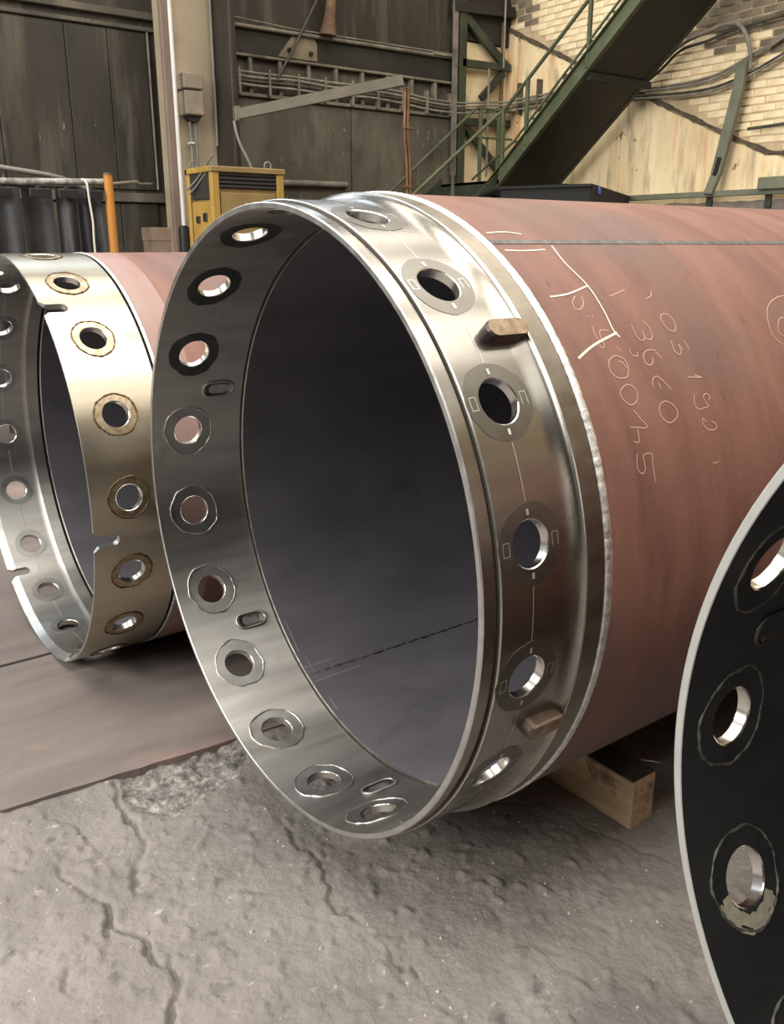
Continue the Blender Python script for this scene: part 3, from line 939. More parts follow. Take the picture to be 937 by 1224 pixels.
mb.tube([(-.03, .36, 1.93), (.0, .26, 1.99), (.01, .14, 2.06), (.02, .06, 2.12), (.04, .03, 2.16)], .008, 6)
mb.tube([(-.02, .34, 1.90), (.0, .24, 1.96), (.01, .12, 2.03), (.02, .04, 2.10)], .008, 6)
mb.build('side_lever', M['conduit'], t)
# brown carton next to the column foot
t = thing('brown_box', 'small brown box standing upright left of the white tube', 'box', (2.98, 7.35, .004))
mb = MB()
mb.bbox(0, .17, 0, .2, 0, 1.66, .008)
mb.build('body', M['cardboard'], t)
mb = MB()
mb.bbox(-.004, .174, -.004, .204, 1.56, 1.668, .004)
mb.build('lid', M['cardboard'], t)

# ------------------------------------------------------------------ welding curtain on its rail
t = thing('curtain_rail', 'grey flaking pipe rail carrying the black rubber curtains', 'rail', (0, 0, 0))
mb = MB()
mb.tube([(.3, 7.2, 1.975), (1.2, 7.2, 1.985), (1.8, 7.2, 1.978), (2.62, 7.225, 2.005)], .026, 10)
mb.build('rail', M['flaky'], t)
mb = MB()
mb.tube([(.28, 7.2, 0.004), (.28, 7.2, 2.0)], .03, 10)
tag(mb.build('orange_post', M['orange']), 'orange post at the far left end of the curtain rail', 'post')
t = thing('orange_post', 'orange post at the right end of the black curtains', 'post', (0, 0, 0))
mb = MB()
mb.tube([(2.585, 7.16, 0.004), (2.585, 7.16, 2.05)], .034, 12)
mb.build('post', M['orange'], t)
mb = MB()
mb.tube([(2.585, 7.16, 2.05), (2.585, 7.16, 2.065), (2.585, 7.16, 2.07)], [.036, .03, .01], 12)
mb.build('cap', M['rusty'], t)
mb = MB()
mb.tube(sag([(-.5, 9.2, 2.3), (1.2, 7.5, 2.21), (1.8, 7.42, 2.10), (2.3, 7.40, 2.03), (2.6, 7.42, 1.9)], 5), .02, 8)
tag(mb.build('grey_hose', M['conduit']), 'grey hose sloping down to the curtain rail at the left edge', 'hose')
mb = MB()
mb.tube(sag([(2.62, 7.24, 1.99), (3.1, 7.9, 2.06), (3.5, 8.9, 2.11), (3.8, 9.25, 2.135)], 5), .013, 8)
tag(mb.build('rail_cable', M['cable']), 'thin dusty cable from the curtain rail to the column', 'cable')
SH = [(.42, .98, 0, 'black rubber curtain sheet farthest left on the rail'), (1.02, 1.60, 1, 'black rubber curtain sheet second from the left on the rail'),
      (1.62, 1.92, 2, 'black rubber curtain sheet at the left edge of the photo'), (1.94, 2.165, 3, 'narrow folded black curtain sheet left of the white cord'),
      (2.185, 2.345, 4, 'black curtain sheet directly behind the white cord'), (2.365, 2.545, 5, 'black curtain sheet beside the orange post')]
for a, b, k, lab in SH:
    mb = MB()
    nx, nz = 18, 14
    ph = k * 1.7
    def P(i, j, o):
        s, q = i / nx, j / nz
        amp = .018 + .045 * q
        u = a + (b - a) * (s + (.10 * (s - .5) * -q))
        return (u, 7.2 + o + amp * math.sin(ph + s * (4.5 + k % 3) * 1.3) + .012 * (k % 2) + .035 * (k % 2), 1.945 - q * 1.82)
    for i in range(nx):
        for j in range(nz):
            mb.face([P(i, j, -.004), P(i + 1, j, -.004), P(i + 1, j + 1, -.004), P(i, j + 1, -.004)])
            mb.face([P(i, j, .004), P(i, j + 1, .004), P(i + 1, j + 1, .004), P(i + 1, j, .004)])
    for j in range(nz):
        for i in (0, nx):
            mb.face([P(i, j, -.004), P(i, j, .004), P(i, j + 1, .004), P(i, j + 1, -.004)])
    tt = thing('rubber_curtain', lab, 'curtain', (0, 0, 0), group='black curtain sheets on the rail')
    s = mb.build('sheet', M['curtain'], tt)
    for p in s.data.polygons:
        p.use_smooth = True
    mb = MB()
    c = (a + b) / 2
    mb.bbox(c - .075, c + .075, 7.155 - .02, 7.175 - .02, 1.87, 1.935, .004)
    mb.bbox(c - .02, c + .02, 7.15, 7.19, 1.90, float(np.interp(c, (.3, 1.2, 1.8, 2.62), (1.975, 1.985, 1.978, 2.005))) - .028, .004)
    mb.build('clamp', M['black'], tt)
mb = MB()
mb.tube(sag([(2.385, 7.17, 2.015), (2.395, 7.10, 1.98), (2.40, 7.09, 1.85), (2.41, 7.085, 1.7), (2.405, 7.085, 1.5), (2.42, 7.09, 1.0), (2.42, 7.08, .4)], 5), .0085, 6)
tag(mb.build('white_rope', M['cord']), 'white cord hanging over the curtain rail', 'rope')

# ------------------------------------------------------------------ stair
SA, SB_ = 7.66, 8.62
def zs(v):
    return 2.30 + (8.12 - v) * .825
t = thing('steel_stair', 'green steel stair climbing in two flights in the hall corner', 'stair', (0, 0, 0))
for nm, u in (('near green stringer of the upper flight', SA), ('far stringer of the upper flight', SB_)):
    mb = MB()
    v0, v1 = 8.45, 3.2
    dz = .10
    mb.prism([(v0, zs(v0) - dz), (v1, zs(v1) - dz), (v1, zs(v1) + dz), (v0, zs(v0) + dz)], u - .008, u + .008, 'yz')
    for s in (-1, 1):
        mb.prism([(v0, zs(v0) + s * dz - .008), (v1, zs(v1) + s * dz - .008), (v1, zs(v1) + s * dz + .008), (v0, zs(v0) + s * dz + .008)], u - .05, u + .008, 'yz')
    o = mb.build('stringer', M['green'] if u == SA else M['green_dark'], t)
    o['label'] = nm
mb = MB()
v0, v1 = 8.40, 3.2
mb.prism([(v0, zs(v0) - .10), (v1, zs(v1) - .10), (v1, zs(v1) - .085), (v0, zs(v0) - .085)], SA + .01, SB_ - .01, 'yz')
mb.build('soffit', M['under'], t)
for k in range(18):
    v = 8.05 - k * .265
    mb = MB()
    mb.bbox(SA + .01, SB_ - .01, v - .14, v + .12, zs(v) + .075, zs(v) + .105, .004)
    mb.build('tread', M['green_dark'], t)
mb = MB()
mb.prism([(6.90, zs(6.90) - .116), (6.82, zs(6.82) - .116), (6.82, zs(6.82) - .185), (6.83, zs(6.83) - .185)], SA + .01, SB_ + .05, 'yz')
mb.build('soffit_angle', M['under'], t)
# landing in the corner and the lower flight along the back wall
mb = MB()
mb.box(SA - .02, U1 - .1, 8.12, 9.22, 2.24, 2.27)
mb.box(SA - .02, U1 - .1, 8.12, 8.16, 2.12, 2.27)
mb.box(SA - .02, SA + .02, 8.12, 9.22, 2.12, 2.27)
mb.build('landing', M['green_dark'], t)
def zl(u):
    return 2.27 - (SA - u) * .745
for y, nm in ((8.16, 'front'), (9.20, 'wall')):
    mb = MB()
    u1 = 4.75
    mb.prism([(SA, zl(SA) - .1), (SA, zl(SA) + .08), (u1, zl(u1) + .08), (u1, zl(u1) - .1)], y - .01, y + .01, 'xz')
    mb.build('stringer', M['green_dark'], t)
for k in range(11):
    u = SA - .26 - k * .255
    mb = MB()
    mb.bbox(u - .12, u + .13, 8.17, 9.19, zl(u) - .02, zl(u) + .015, .004)
    mb.build('tread', M['green_dark'], t)
def rail(pts, r=.02, nm='handrail'):
    mb = MB()
    mb.tube(pts, r, 8)
    return mb.build(nm, M['green'], t)
rail([(5.0, 9.2, .82), (6.85, 9.2, 2.17), (8.20, 9.2, 3.20), (8.26, 9.2, 3.22), (U1 - .08, 9.2, 3.22)])
rail([(5.0, 8.15, 1.06), (6.4, 8.15, 2.085), (7.60, 8.15, 2.97), (SA, 8.11, 3.01), (SA, 6.88, 3.945), (SA, 3.6, 6.66)], .021)
rail([(SA, 8.62, 2.30), (SA, 7.9, 2.68), (SA, 7.93, 2.66), (SA, 6.48, 3.86), (SA, 3.6, 6.24)], .014, 'knee_rail')
rail([(8.2, 9.2, 2.87), (U1 - .1, 9.2, 2.88)], .014, 'knee_rail')
for u, z0, z1 in ((6.95, 1.75, 2.49), (6.2, 1.18, 1.94), (5.4, .6, 1.35)):
    mb = MB()
    mb.bbox(u - .016, u + .016, 8.135, 8.165, z0, z1, .004)
    mb.build('baluster', M['green'], t)
for u, z0, z1 in ((7.27, 1.98, 2.48), (6.5, 1.41, 1.91)):
    mb = MB()
    mb.bbox(u - .016, u + .016, 9.185, 9.215, z0, z1, .004)
    mb.build('baluster', M['green'], t)
for u, v, z0, z1 in ((SA, 8.10, 2.25, 3.02), (SA, 7.72, 2.62, 3.30), (SA, 6.86, 3.30, 3.97), (SA, 6.0, 4.05, 4.68), (SA, 5.1, 4.8, 5.42), (8.62, 9.2, 2.27, 3.22), (8.30, 9.2, 2.27, 3.22)):
    mb = MB()
    mb.bbox(u - .02, u + .02, v - .02, v + .02, z0, z1, .004)
    mb.build('baluster', M['green'], t)
for u, v in ((SA + .05, 9.15), (U1 - .18, 8.2), (U1 - .18, 9.15)):
    mb = MB()
    mb.bbox(u - .04, u + .04, v - .04, v + .04, .004, 2.24, .006)
    mb.build('leg', M['green_dark'], t)
mb = MB()
mb.bbox(SA + .02, SB_ - .02, 3.1, 3.2, 6.0, 6.3, .01)
mb.build('head_beam', M['green_dark'], t)

# green bracing frame on the back wall in the corner
t = thing('bracing_frame', 'dark green braced steel frame on the wall left of the corner', 'frame', (0, 0, 0))
def fbar(a, b, w=.10, h=.12, nm='brace', mt='green_dark', up=(0, 0, 1)):
    mb = MB()
    mb.bar(a, b, w, h, up)
    mb.build(nm, M[mt], t)
fbar((8.06, 9.36, .004), (8.06, 9.36, 4.9), .13, .12, 'post', 'green_dark', (1, 0, 0))
fbar((7.93, 9.30, 2.4), (7.93, 9.30, 4.9), .03, .07, 'post', 'soot_ledge', (1, 0, 0))
fbar((8.13, 9.34, 4.27), (8.86, 9.34, 3.77), .06, .10)
fbar((8.06, 9.33, 3.745), (8.90, 9.33, 3.765), .07, .085, 'cross_bar')
fbar((8.80, 9.34, 3.70), (8.42, 9.34, 3.36), .06, .085)
fbar((8.08, 9.33, 3.06), (8.92, 9.33, 3.09), .08, .085, 'cross_bar')
fbar((8.14, 9.34, 3.02), (8.74, 9.34, 2.52), .06, .09)
fbar((7.9, 9.32, 4.36), (8.92, 9.32, 4.42), .09, .12, 'cross_bar', 'soot_black')
fbar((8.80, 9.36, 2.3), (8.80, 9.36, 4.3), .03, .04, 'upright', 'rusty', (1, 0, 0))
mb = MB()
mb.tube([(8.72, 9.25, 3.74), (8.72, 9.25, 4.6)], .014, 8)
tag(mb.build('corner_pipe', M['cable']), 'thin pale vertical pipe in the hall corner above the frame', 'pipe')
mb = MB()
mb.tube([(8.46, 9.24, 2.4), (8.46, 9.24, 3.70)], .016, 8)
tag(mb.build('frame_pipe', M['conduit']), 'thin dark vertical pipe crossing the green frame below its upper bar', 'pipe')

# dark flat roof of a booth below the stair
t = thing('booth_canopy', 'flat black steel canopy under the stair behind the red pipe', 'canopy', (0, 0, 0))
mb = MB()
mb.prism([(6.63, 5.80), (8.70, 7.02), (8.45, 7.9), (7.0, 7.75), (6.25, 6.65)], 2.05, 2.075, 'xy')
mb.build('sheet', M['gap'], t)
mb = MB()
mb.bar((6.66, 5.83, 1.95), (8.66, 7.02, 1.95), .03, .2)
mb.bar((6.66, 5.83, 1.95), (6.29, 6.65, 1.95), .03, .2)
mb.build('shade_skirt', M['gap'], t)  # black skirt stands in for the deep dark beneath the canopy
for u, v in ((6.75, 5.95), (8.5, 7.0), (7.1, 7.6), (6.4, 6.65)):
    mb = MB()
    mb.bbox(u - .03, u + .03, v - .03, v + .03, .004, 2.05, .005)
    mb.build('post', M['green_dark'], t)
mb = MB()
for q in ([(0, 0), (.0, .06)], [(.05, .06), (.0, .03), (.05, 0)], [(.09, 0), (.09, .05)]):
    mb.tube([(6.86 + a * .86, 5.93 + a * .5 - .016, 2.0 + b) for a, b in q], .006, 5)
mb.build('paint_mark', M['blue_paint'], t)['label'] = 'blue paint mark on the canopy edge'

# ------------------------------------------------------------------ pipes
def cyl(x, r, t):
    return (x, -r * math.cos(t), r * math.sin(t))

def subdiv(poly, step_x=.02, step_t=math.radians(1.1)):
    out = []
    for (xa, ta), (xb, tb) in zip(poly, poly[1:] + poly[:1]):
        n = max(1, int(math.ceil(max(abs(xb - xa) / step_x, abs(tb - ta) / step_t))))
        for k in range(n):
            out.append((xa + (xb - xa) * k / n, ta + (tb - ta) * k / n))
    return out

def hole_patch(mb, xh, th, rh, poly, R, sign, m=0, K=4):
    """cylinder patch with a round hole, filling a star-shaped outline given in (x, t)"""
    B = subdiv(poly)
    rings = []
    for k in range(K + 1):
        f = (k / K) ** 1.3
        row = []
        for x, t in B:
            dx, ds = x - xh, (t - th) * R
            L = math.hypot(dx, ds)
            cx, cs = xh + dx / L * rh, th + ds / L * rh / R
            row.append((cx + (x - cx) * f, cs + (t - cs) * f))
        rings.append(row)
    n = len(B)
    for a, b in zip(rings, rings[1:]):
        for i in range(n):
            j = (i + 1) % n
            q = [a[i], a[j], b[j], b[i]]
            mb.face([cyl(x, R, t) for x, t in q], [(0, -sign * math.cos(t), sign * math.sin(t)) for x, t in q], m)
    return B

def arc_patch(mb, prof_r, x0, x1, ta, tb, sign, n, m=0):
    mb.lathe([(x0, prof_r(x0)), (x1, prof_r(x1))], sign, ta, tb, n, False, m)

def bushing(parent, xh, th, Ro, Ri, rb, rad, seed, mats, rim_in=False, rim_out=False, ticks=False, name='bushing', prx=.0008):
    """sleeve of one bolt hole: outer annulus, bore, inner annulus. mats: outer, bore, inner, rim, tick"""
    r = random.Random(seed)
    n = 44
    ph = [r.uniform(0, 6.28) for _ in range(4)]
    def wob(a, amt):
        amt = amt * 1.35
        return 1 + amt * (math.sin(2 * a + ph[0]) + .7 * math.sin(3 * a + ph[1]) + .5 * math.sin(7 * a + ph[2]) + .4 * math.sin(11 * a + ph[3]))
    mb = MB()
    def pt(rr, a, R):
        return cyl(xh + rr * math.cos(a), R, th + rr * math.sin(a) / R)
    def nr(rr, a, R, sg):
        t = th + rr * math.sin(a) / R
        return (0, -sg * math.cos(t), sg * math.sin(t))
    for k in range(n):
        a, b = 2 * PI * k / n, 2 * PI * (k + 1) / n
        for R, sg, m in ((Ro + prx, 1, 0), (Ri - prx, -1, 2)):
            am = .014 if sg > 0 else .022
            o = [rad * wob(a, am), rad * wob(b, am)]
            ch = rb + .0022
            q = [(ch, a), (ch, b), (o[1], b), (o[0], a)]
            mb.face([pt(x, y, R) for x, y in q], [nr(x, y, R, sg) for x, y in q], m)
            # outer lip down to the band
            mb.face([pt(o[0], a, R), pt(o[1], b, R), pt(o[1], b, R - sg * .003), pt(o[0], a, R - sg * .003)], m=m)
            # chamfer into the bore
            mb.face([pt(ch, a, R), pt(ch, b, R), pt(rb, b, R - sg * .002), pt(rb, a, R - sg * .002)], m=1)
        q = [(a, Ro - .0012), (b, Ro - .0012), (b, Ri + .0012), (a, Ri + .0012)]
        def inw(a):
            e = Vector(pt(rb, a, Ro)) - Vector(pt(0, a, Ro))
            return tuple(-e)
        mb.face([pt(rb, y, R) for y, R in q], [inw(y) for y, R in q], 1)
    if ticks:
        for s in (-1, 1):
            for (x0, x1, a0, a1) in ((-.003, .003, .051, .062),):
                q = [(xh + x0, th + s * a0 / Ro), (xh + x1, th + s * a0 / Ro), (xh + x1, th + s * a1 / Ro), (xh + x0, th + s * a1 / Ro)]
                mb.face([cyl(x, Ro + .0016, t) for x, t in q], [nr(0, 0, Ro, 1)] * 4, 4)
        for s in (-1, 1):
            p = [(xh + s * .052, -.012), (xh + s * .052, .012), (xh + s * .066, .012), (xh + s * .066, -.012)]
            if s < 0:
                p.append(p[0])
            for (xa, ya), (xb, yb) in zip(p, p[1:]):
                d = .0006
                q = [(xa - d, ya - d), (xa + d, ya + d), (xb + d, yb + d), (xb - d, yb - d)]
                mb.face([cyl(x, Ro + .0014, th + y / Ro) for x, y in q], [nr(0, 0, Ro, 1)] * 4, 4)
    o = mb.build(name, mats, parent)
    def rim(R, sg, amt, rr, jag, m):
        mb = MB()
        path, rad_ = [], []
        for k in range(61):
            a = 2 * PI * k / 60
            path.append(pt(rad * wob(a, amt) * 1.0, a, R))
            rad_.append(rr * (1 + jag * (r.random() - .5)))
        rad_[-1] = rad_[0]
        mb.tube(path, rad_, 5, False)
        mb.build('weld_rim', m, o)
    if rim_in:
        rim(Ri - .0006, -1, .022, .0022, 1.3, mats[3])
    if rim_out:
        rim(Ro + .0006, 1, .014, .0028, 1.0, mats[3])
    return o

def key_outline(half, wid, n=10):
    p = []
    for s, c in ((1, half - wid), (-1, -(half - wid))):
        for k in range(n + 1):
            a = -PI / 2 + PI * k / n
            p.append((c + s * wid * math.cos(a), s * wid * math.sin(a)))
    return p

def add_key(parent, x, th, R0, R1, half=.056, wid=.021):
    """obround shear key standing out of the ring"""
    P = key_outline(half, wid)
    mb = MB()
    def q(p, R, k=1.0):
        return cyl(x + p[0] * k, R, th + p[1] * k / .75)
    n = len(P)
    e = [(0, -math.cos(th), math.sin(th))]
    for i in range(n):
        a, b = P[i], P[(i + 1) % n]
        dx, dy = b[0] - a[0], b[1] - a[1]
        def nn(p):
            c = max(-(half - wid), min(half - wid, p[0]))
            vx, vy = p[0] - c, p[1]
            return (vx, vy * math.sin(th), vy * math.cos(th))
        mb.face([q(a, R0), q(b, R0), q(b, R1 - .005), q(a, R1 - .005)], [nn(a), nn(b), nn(b), nn(a)], 0)
        mb.face([q(a, R1 - .005), q(b, R1 - .005), q(b, R1, .93), q(a, R1, .93)], m=0)
    mb.face([q(p, R1, .93) for p in P], e * n, 1)
    return mb.build('shear_key', [M['key'], M['key_top']], parent)

def add_key_back(parent, x, th, R, dark=False, half=.048, wid=.0225):
    """the back of a key seen on the inside: weld lip round a sunken obround"""
    P = key_outline(half, wid, 8)
    r = random.Random(int(th * 100))
    mb = MB()
    path = [cyl(x + a, R - .002, th + b / R) for a, b in P]
    mb.tube(path + [path[0]], [.0042 * (1 + .5 * (r.random() - .5)) for _ in range(len(path) + 1)], 6, False)
    lip = mb.build('key_lip', M['inner_steel_shade'] if dark else M['steel'], parent)
    mb = MB()
    k1, k2 = .86, .62
    for i in range(len(P)):
        a, b = P[i], P[(i + 1) % len(P)]
        mb.face([cyl(x + a[0] * k1, R - .004, th + a[1] * k1 / R), cyl(x + b[0] * k1, R - .004, th + b[1] * k1 / R),
                 cyl(x + b[0] * k2, R - .0012, th + b[1] * k2 / R), cyl(x + a[0] * k2, R - .0012, th + a[1] * k2 / R)], m=0)
    mb.face([cyl(x + a * k2, R - .0012, th + b * k2 / R) for a, b in P], m=1)
    mb.build('key_floor', [M['steel_dark'], M['inner_steel_shade'] if dark else M['rim_bright']], lip)

def ribbon(mb, pts, R, w, m=0):
    """flat stroke on the cylinder through (x, degrees) points"""
    S = sag([(x, math.radians(t) * R, 0) for x, t in pts], 4) if len(pts) > 2 else [Vector((x, math.radians(t) * R, 0)) for x, t in pts]
    for a, b in zip(S, S[1:]):
        d = b - a
        if d.length < 1e-6:
            continue
        n = Vector((-d.y, d.x, 0)).normalized() * w / 2
        e = d.normalized() * w * .3
        q = [a - n - e, a + n - e, b + n + e, b - n + e]
        mid = (a.y + b.y) / 2 / R
        mb.face([cyl(p.x, R, p.y / R) for p in q], [(0, -math.cos(mid), math.sin(mid))] * 4, m)

def weld_bead(parent, x, r, rr, n=720, name='weld_bead', mat='weld', seed=1):
    rw = random.Random(seed)
    lump = [rw.uniform(-.02, .02) for _ in range(n)]
    mb = MB()
    K = 8
    def P(i, k):
        t = 2 * PI * i / n
        q = rr * (1 + lump[i % n] + .03 * math.sin(i * 1.9))
        a = PI * (k / K)
        return cyl(x + q * math.cos(a), r + q * .75 * math.sin(a) - rr * .25, t)
    for i in range(n):
        for k in range(K):
            mb.face([P(i, k), P(i + 1, k), P(i + 1, k + 1), P(i, k + 1)])
    o = mb.build(name, M[mat], parent)
    for p in o.data.polygons:
        p.use_smooth = True
    return o

def male_pipe(name, label, loc, rz, length, hole_ph, key_ph, seed, dark=False):
    t = thing(name, label, 'pipe', loc, rz, 'steel casing pipes on the hall floor')
    Ri, Rb, R1, xh, rh = .7112, .7305, .7243, .1133, .066
    st_o = M['steel_outer']
    st_i = M['inner_steel_shade'] if dark else M['steel']
    face = M['face_matte'] if dark else M['steel_face']
    mb = MB()
    # front face, lip, sealing groove
    mb.lathe([(.0012, Ri), (0, Ri + .0012)], -1, m=2)
    mb.lathe([(0, Ri + .0012), (0, R1 - .0025)], -1, m=2)
    mb.lathe([(0, R1 - .0025), (.0025, R1)], 1, m=2)
    mb.lathe([(.0025, R1), (.0245, R1)], 1, m=0)
    mb.lathe([(.0245, R1), (.0255, R1 - .0012), (.031, R1 - .0012)], 1, m=0)
    mb.lathe([(.031, R1 - .0012), (.032, .7205), (.0352, .7205)], 1, m=3)
    mb.lathe([(.0352, .7205), (.0358, .7285)], 1, m=3)
    mb.lathe([(.0358, .7285), (.0390, Rb)], 1, m=2)
    # band between groove and cove, with bolt holes
    xb = .190
    for k in range(18):
        th = hole_ph + k * PI / 9
        a, b = th - PI / 18, th + PI / 18
        hole_patch(mb, xh, th, rh, [(.039, a), (xb, a), (xb, b), (.039, b)], Rb, 1, 0)
        hole_patch(mb, xh, th, rh, [(.0012, a), (.2835, a), (.2835, b), (.0012, b)], Ri, -1, 1)
    # concave fillet up to the shoulder
    f = [(xb, Rb)]
    for k in range(1, 11):
        q = k / 10 * PI / 2 * .93
        f.append((xb + .040 * math.sin(q), Rb + .0185 * (1 - math.cos(q)) / (1 - math.cos(PI / 2 * .93))))
    mb.lathe(f, 1, smooth=True, m=0)
    xe, re = f[-1]
    mb.lathe([(xe, re), (xe + .0025, re + .0012)], 1, m=2)
    mb.lathe([(xe + .0025, re + .0012), (.2765, re + .0012)], 1, m=4)
    mb.lathe([(.2765, re + .0012), (.279, .7435)], 1, m=3)
    mb.lathe([(.279, .7435), (.300, .7435)], 1, m=3)
    # back end of the inside
    mb.lathe([(.2835, Ri), (.2855, Ri + .006)], -1, m=3)
    mb.lathe([(.2855, Ri + .006), (.2905, Ri + .006)], -1, m=3)
    mb.build('coupling_ring', [st_o, st_i, face, M['groove'], M['steel_dark'] if dark else M['brown_band']], t)
    for k in range(18):
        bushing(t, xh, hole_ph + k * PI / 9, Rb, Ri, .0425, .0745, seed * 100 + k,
                [M['bush_out'], M['bore'], M['bush_shade'] if dark or k in (0, 1, 2) else M['bush_in'], M['seam'] if dark else M['rim_bright'], M['scribe']],
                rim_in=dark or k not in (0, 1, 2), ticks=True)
    mb = MB()
    for k in range(18):
        a0 = math.degrees(hole_ph + k * PI / 9) + 5.9
        n = 6
        for i in range(n):
            ta, tb = a0 + 8.2 * i / n, a0 + 8.2 * (i + 1) / n
            ribbon(mb, [(xh, ta), (xh, tb)], Rb + .0006, .0016)
    mb.build('scribed_line', M['scribe'], t)
    for k in range(6):
        if abs(math.sin(key_ph + k * PI / 3) - .98) < .03 and not dark:
            continue                       # no key at the crown of the middle pipe
        add_key(t, .184, key_ph + k * PI / 3, .728, .757, .050, .0185)
        add_key_back(t, .2035 if not dark else .185, key_ph + k * PI / 3, Ri, dark)
    weld_bead(t, .2905, .7490, .0108, seed=seed)
    mb = MB()
    mb.lathe([(.299, .7495), (.301, .750)], 1, n=220)
    xs = [.301 + (length - .301) * i / 6 for i in range(7)]
    for a, b in zip(xs, xs[1:]):
        mb.lathe([(a, .750), (b, .750)], 1, n=220)
    mb.lathe([(length, .750), (length, .7052)], 1, n=220)
    mb.build('pipe_shell', M['primer'], t)
    mb = MB()
    mb.lathe([(.2905, .7155), (.2890, .7062)], -1, n=220, m=1)
    mb.lathe([(.2890, .7062), (.2925, .7052)], -1, n=220, m=1)
    xs = [.2925 + (length - .2925) * i / 6 for i in range(7)]
    for a, b in zip(xs, xs[1:]):
        mb.lathe([(a, .7052), (b, .7052)], -1, n=220)
    mb.build('inner_liner', [M['liner'], M['rim_bright']], t)
    return t

M['brown_band'] = nmat('brown_stained_band', [(.3, (0.16, 0.136, 0.108, 1)), (.7, (0.264, 0.236, 0.196, 1))], 9, (1, 2, 2), 6, rough=.40, rough2=.52, metal=1, aniso=.6)
M['bush_out'] = nmat('dull_bush_outer', [(.3, (0.138, 0.129, 0.114, 1)), (.7, (0.186, 0.177, 0.159, 1))], 14, (1, 1, 1), 5, rough=.36, rough2=.46, metal=1)
M['bush_in'] = nmat('dull_bush_inner', [(.3, (0.258, 0.2537, 0.2408, 1)), (.7, (0.3612, 0.3569, 0.344, 1))], 14, (1, 1, 1), 5, rough=.40, rough2=.5, metal=1, aniso=.8)
M['bush_shade'] = nmat('shade_toned_bush', [(.3, (.07, .07, .068, 1)), (.7, (.12, .118, .112, 1))], 14, (1, 1, 1), 5, rough=.35, rough2=.5, metal=.8)  # bushing copy toned dark where the ring's inside lies in shade

A = male_pipe('casing_pipe', 'big red primed casing pipe in the middle, its bright steel coupling ring facing left',
              (.938, 1.7234, .8935), 0, 6.9, math.radians(111.23), math.radians(41.23), 1)
# seams and chalk on the middle pipe
mb = MB()
th = math.radians(59.0)
for i in range(40):
    xa, xb = .301 + 6.59 * i / 40, .301 + 6.59 * (i + 1) / 40
    q = [(xa, th - .0095), (xb, th - .0095), (xb, th + .0095), (xa, th + .0095)]
    mb.face([cyl(x, .7512, t) for x, t in q], [(0, -math.cos(t), math.sin(t)) for x, t in q])
    for s in (-1, 1):
        mb.face([cyl(xa, .7512, th + s * .0095), cyl(xb, .7512, th + s * .0095), cyl(xb, .749, th + s * .011), cyl(xa, .749, th + s * .011)])
mb.build('outer_seam', M['seam'], A)
mb = MB()
x = .30
th = math.radians(-120)
while x < 4.5:
    l = rnd.uniform(.006, .03) if x > .55 else rnd.uniform(.02, .05)
    w = rnd.uniform(.0025, .0042)
    mb.tube([cyl(x, .7052, th), cyl(x + l * .5, .7036, th + rnd.uniform(-.002, .002)), cyl(x + l, .7052, th)], [w * .6, w, w * .6], 6, True, 1 if x < .5 else 0)
    x += l + rnd.uniform(.002, .012)
mb.build('inner_seam', [M['groove'], M['rim_bright']], A)
mb = MB()
ribbon(mb, [(.30, -117.6), (.47, -117.9)], .7048, .003)
ribbon(mb, [(.30, -122.2), (.40, -122.4)], .7048, .003)
ribbon(mb, [(.318, -118), (.318, -125)], .7048, .003)
ribbon(mb, [(.31, -108), (.312, -112)], .7048, .004)
ribbon(mb, [(.305, -127), (.308, -133), (.305, -136)], .7048, .004)
mb.build('chalk_mark', M['scribe'], A)
CH = [
    [(0.464, 57.9), (0.454, 53.4), (0.466, 48.2), (0.464, 43.2), (0.459, 39.6), (0.467, 38.3)],
    [(0.341, 46.3), (0.395, 46.7), (0.466, 48.2)],
    [(0.327, 35.5), (0.383, 37.3), (0.464, 39.0)],
    [(0.321, 61.7), (0.374, 62.1), (0.413, 61.4)],
    [(0.32, 56.8), (0.369, 56.6), (0.432, 56.9)]]
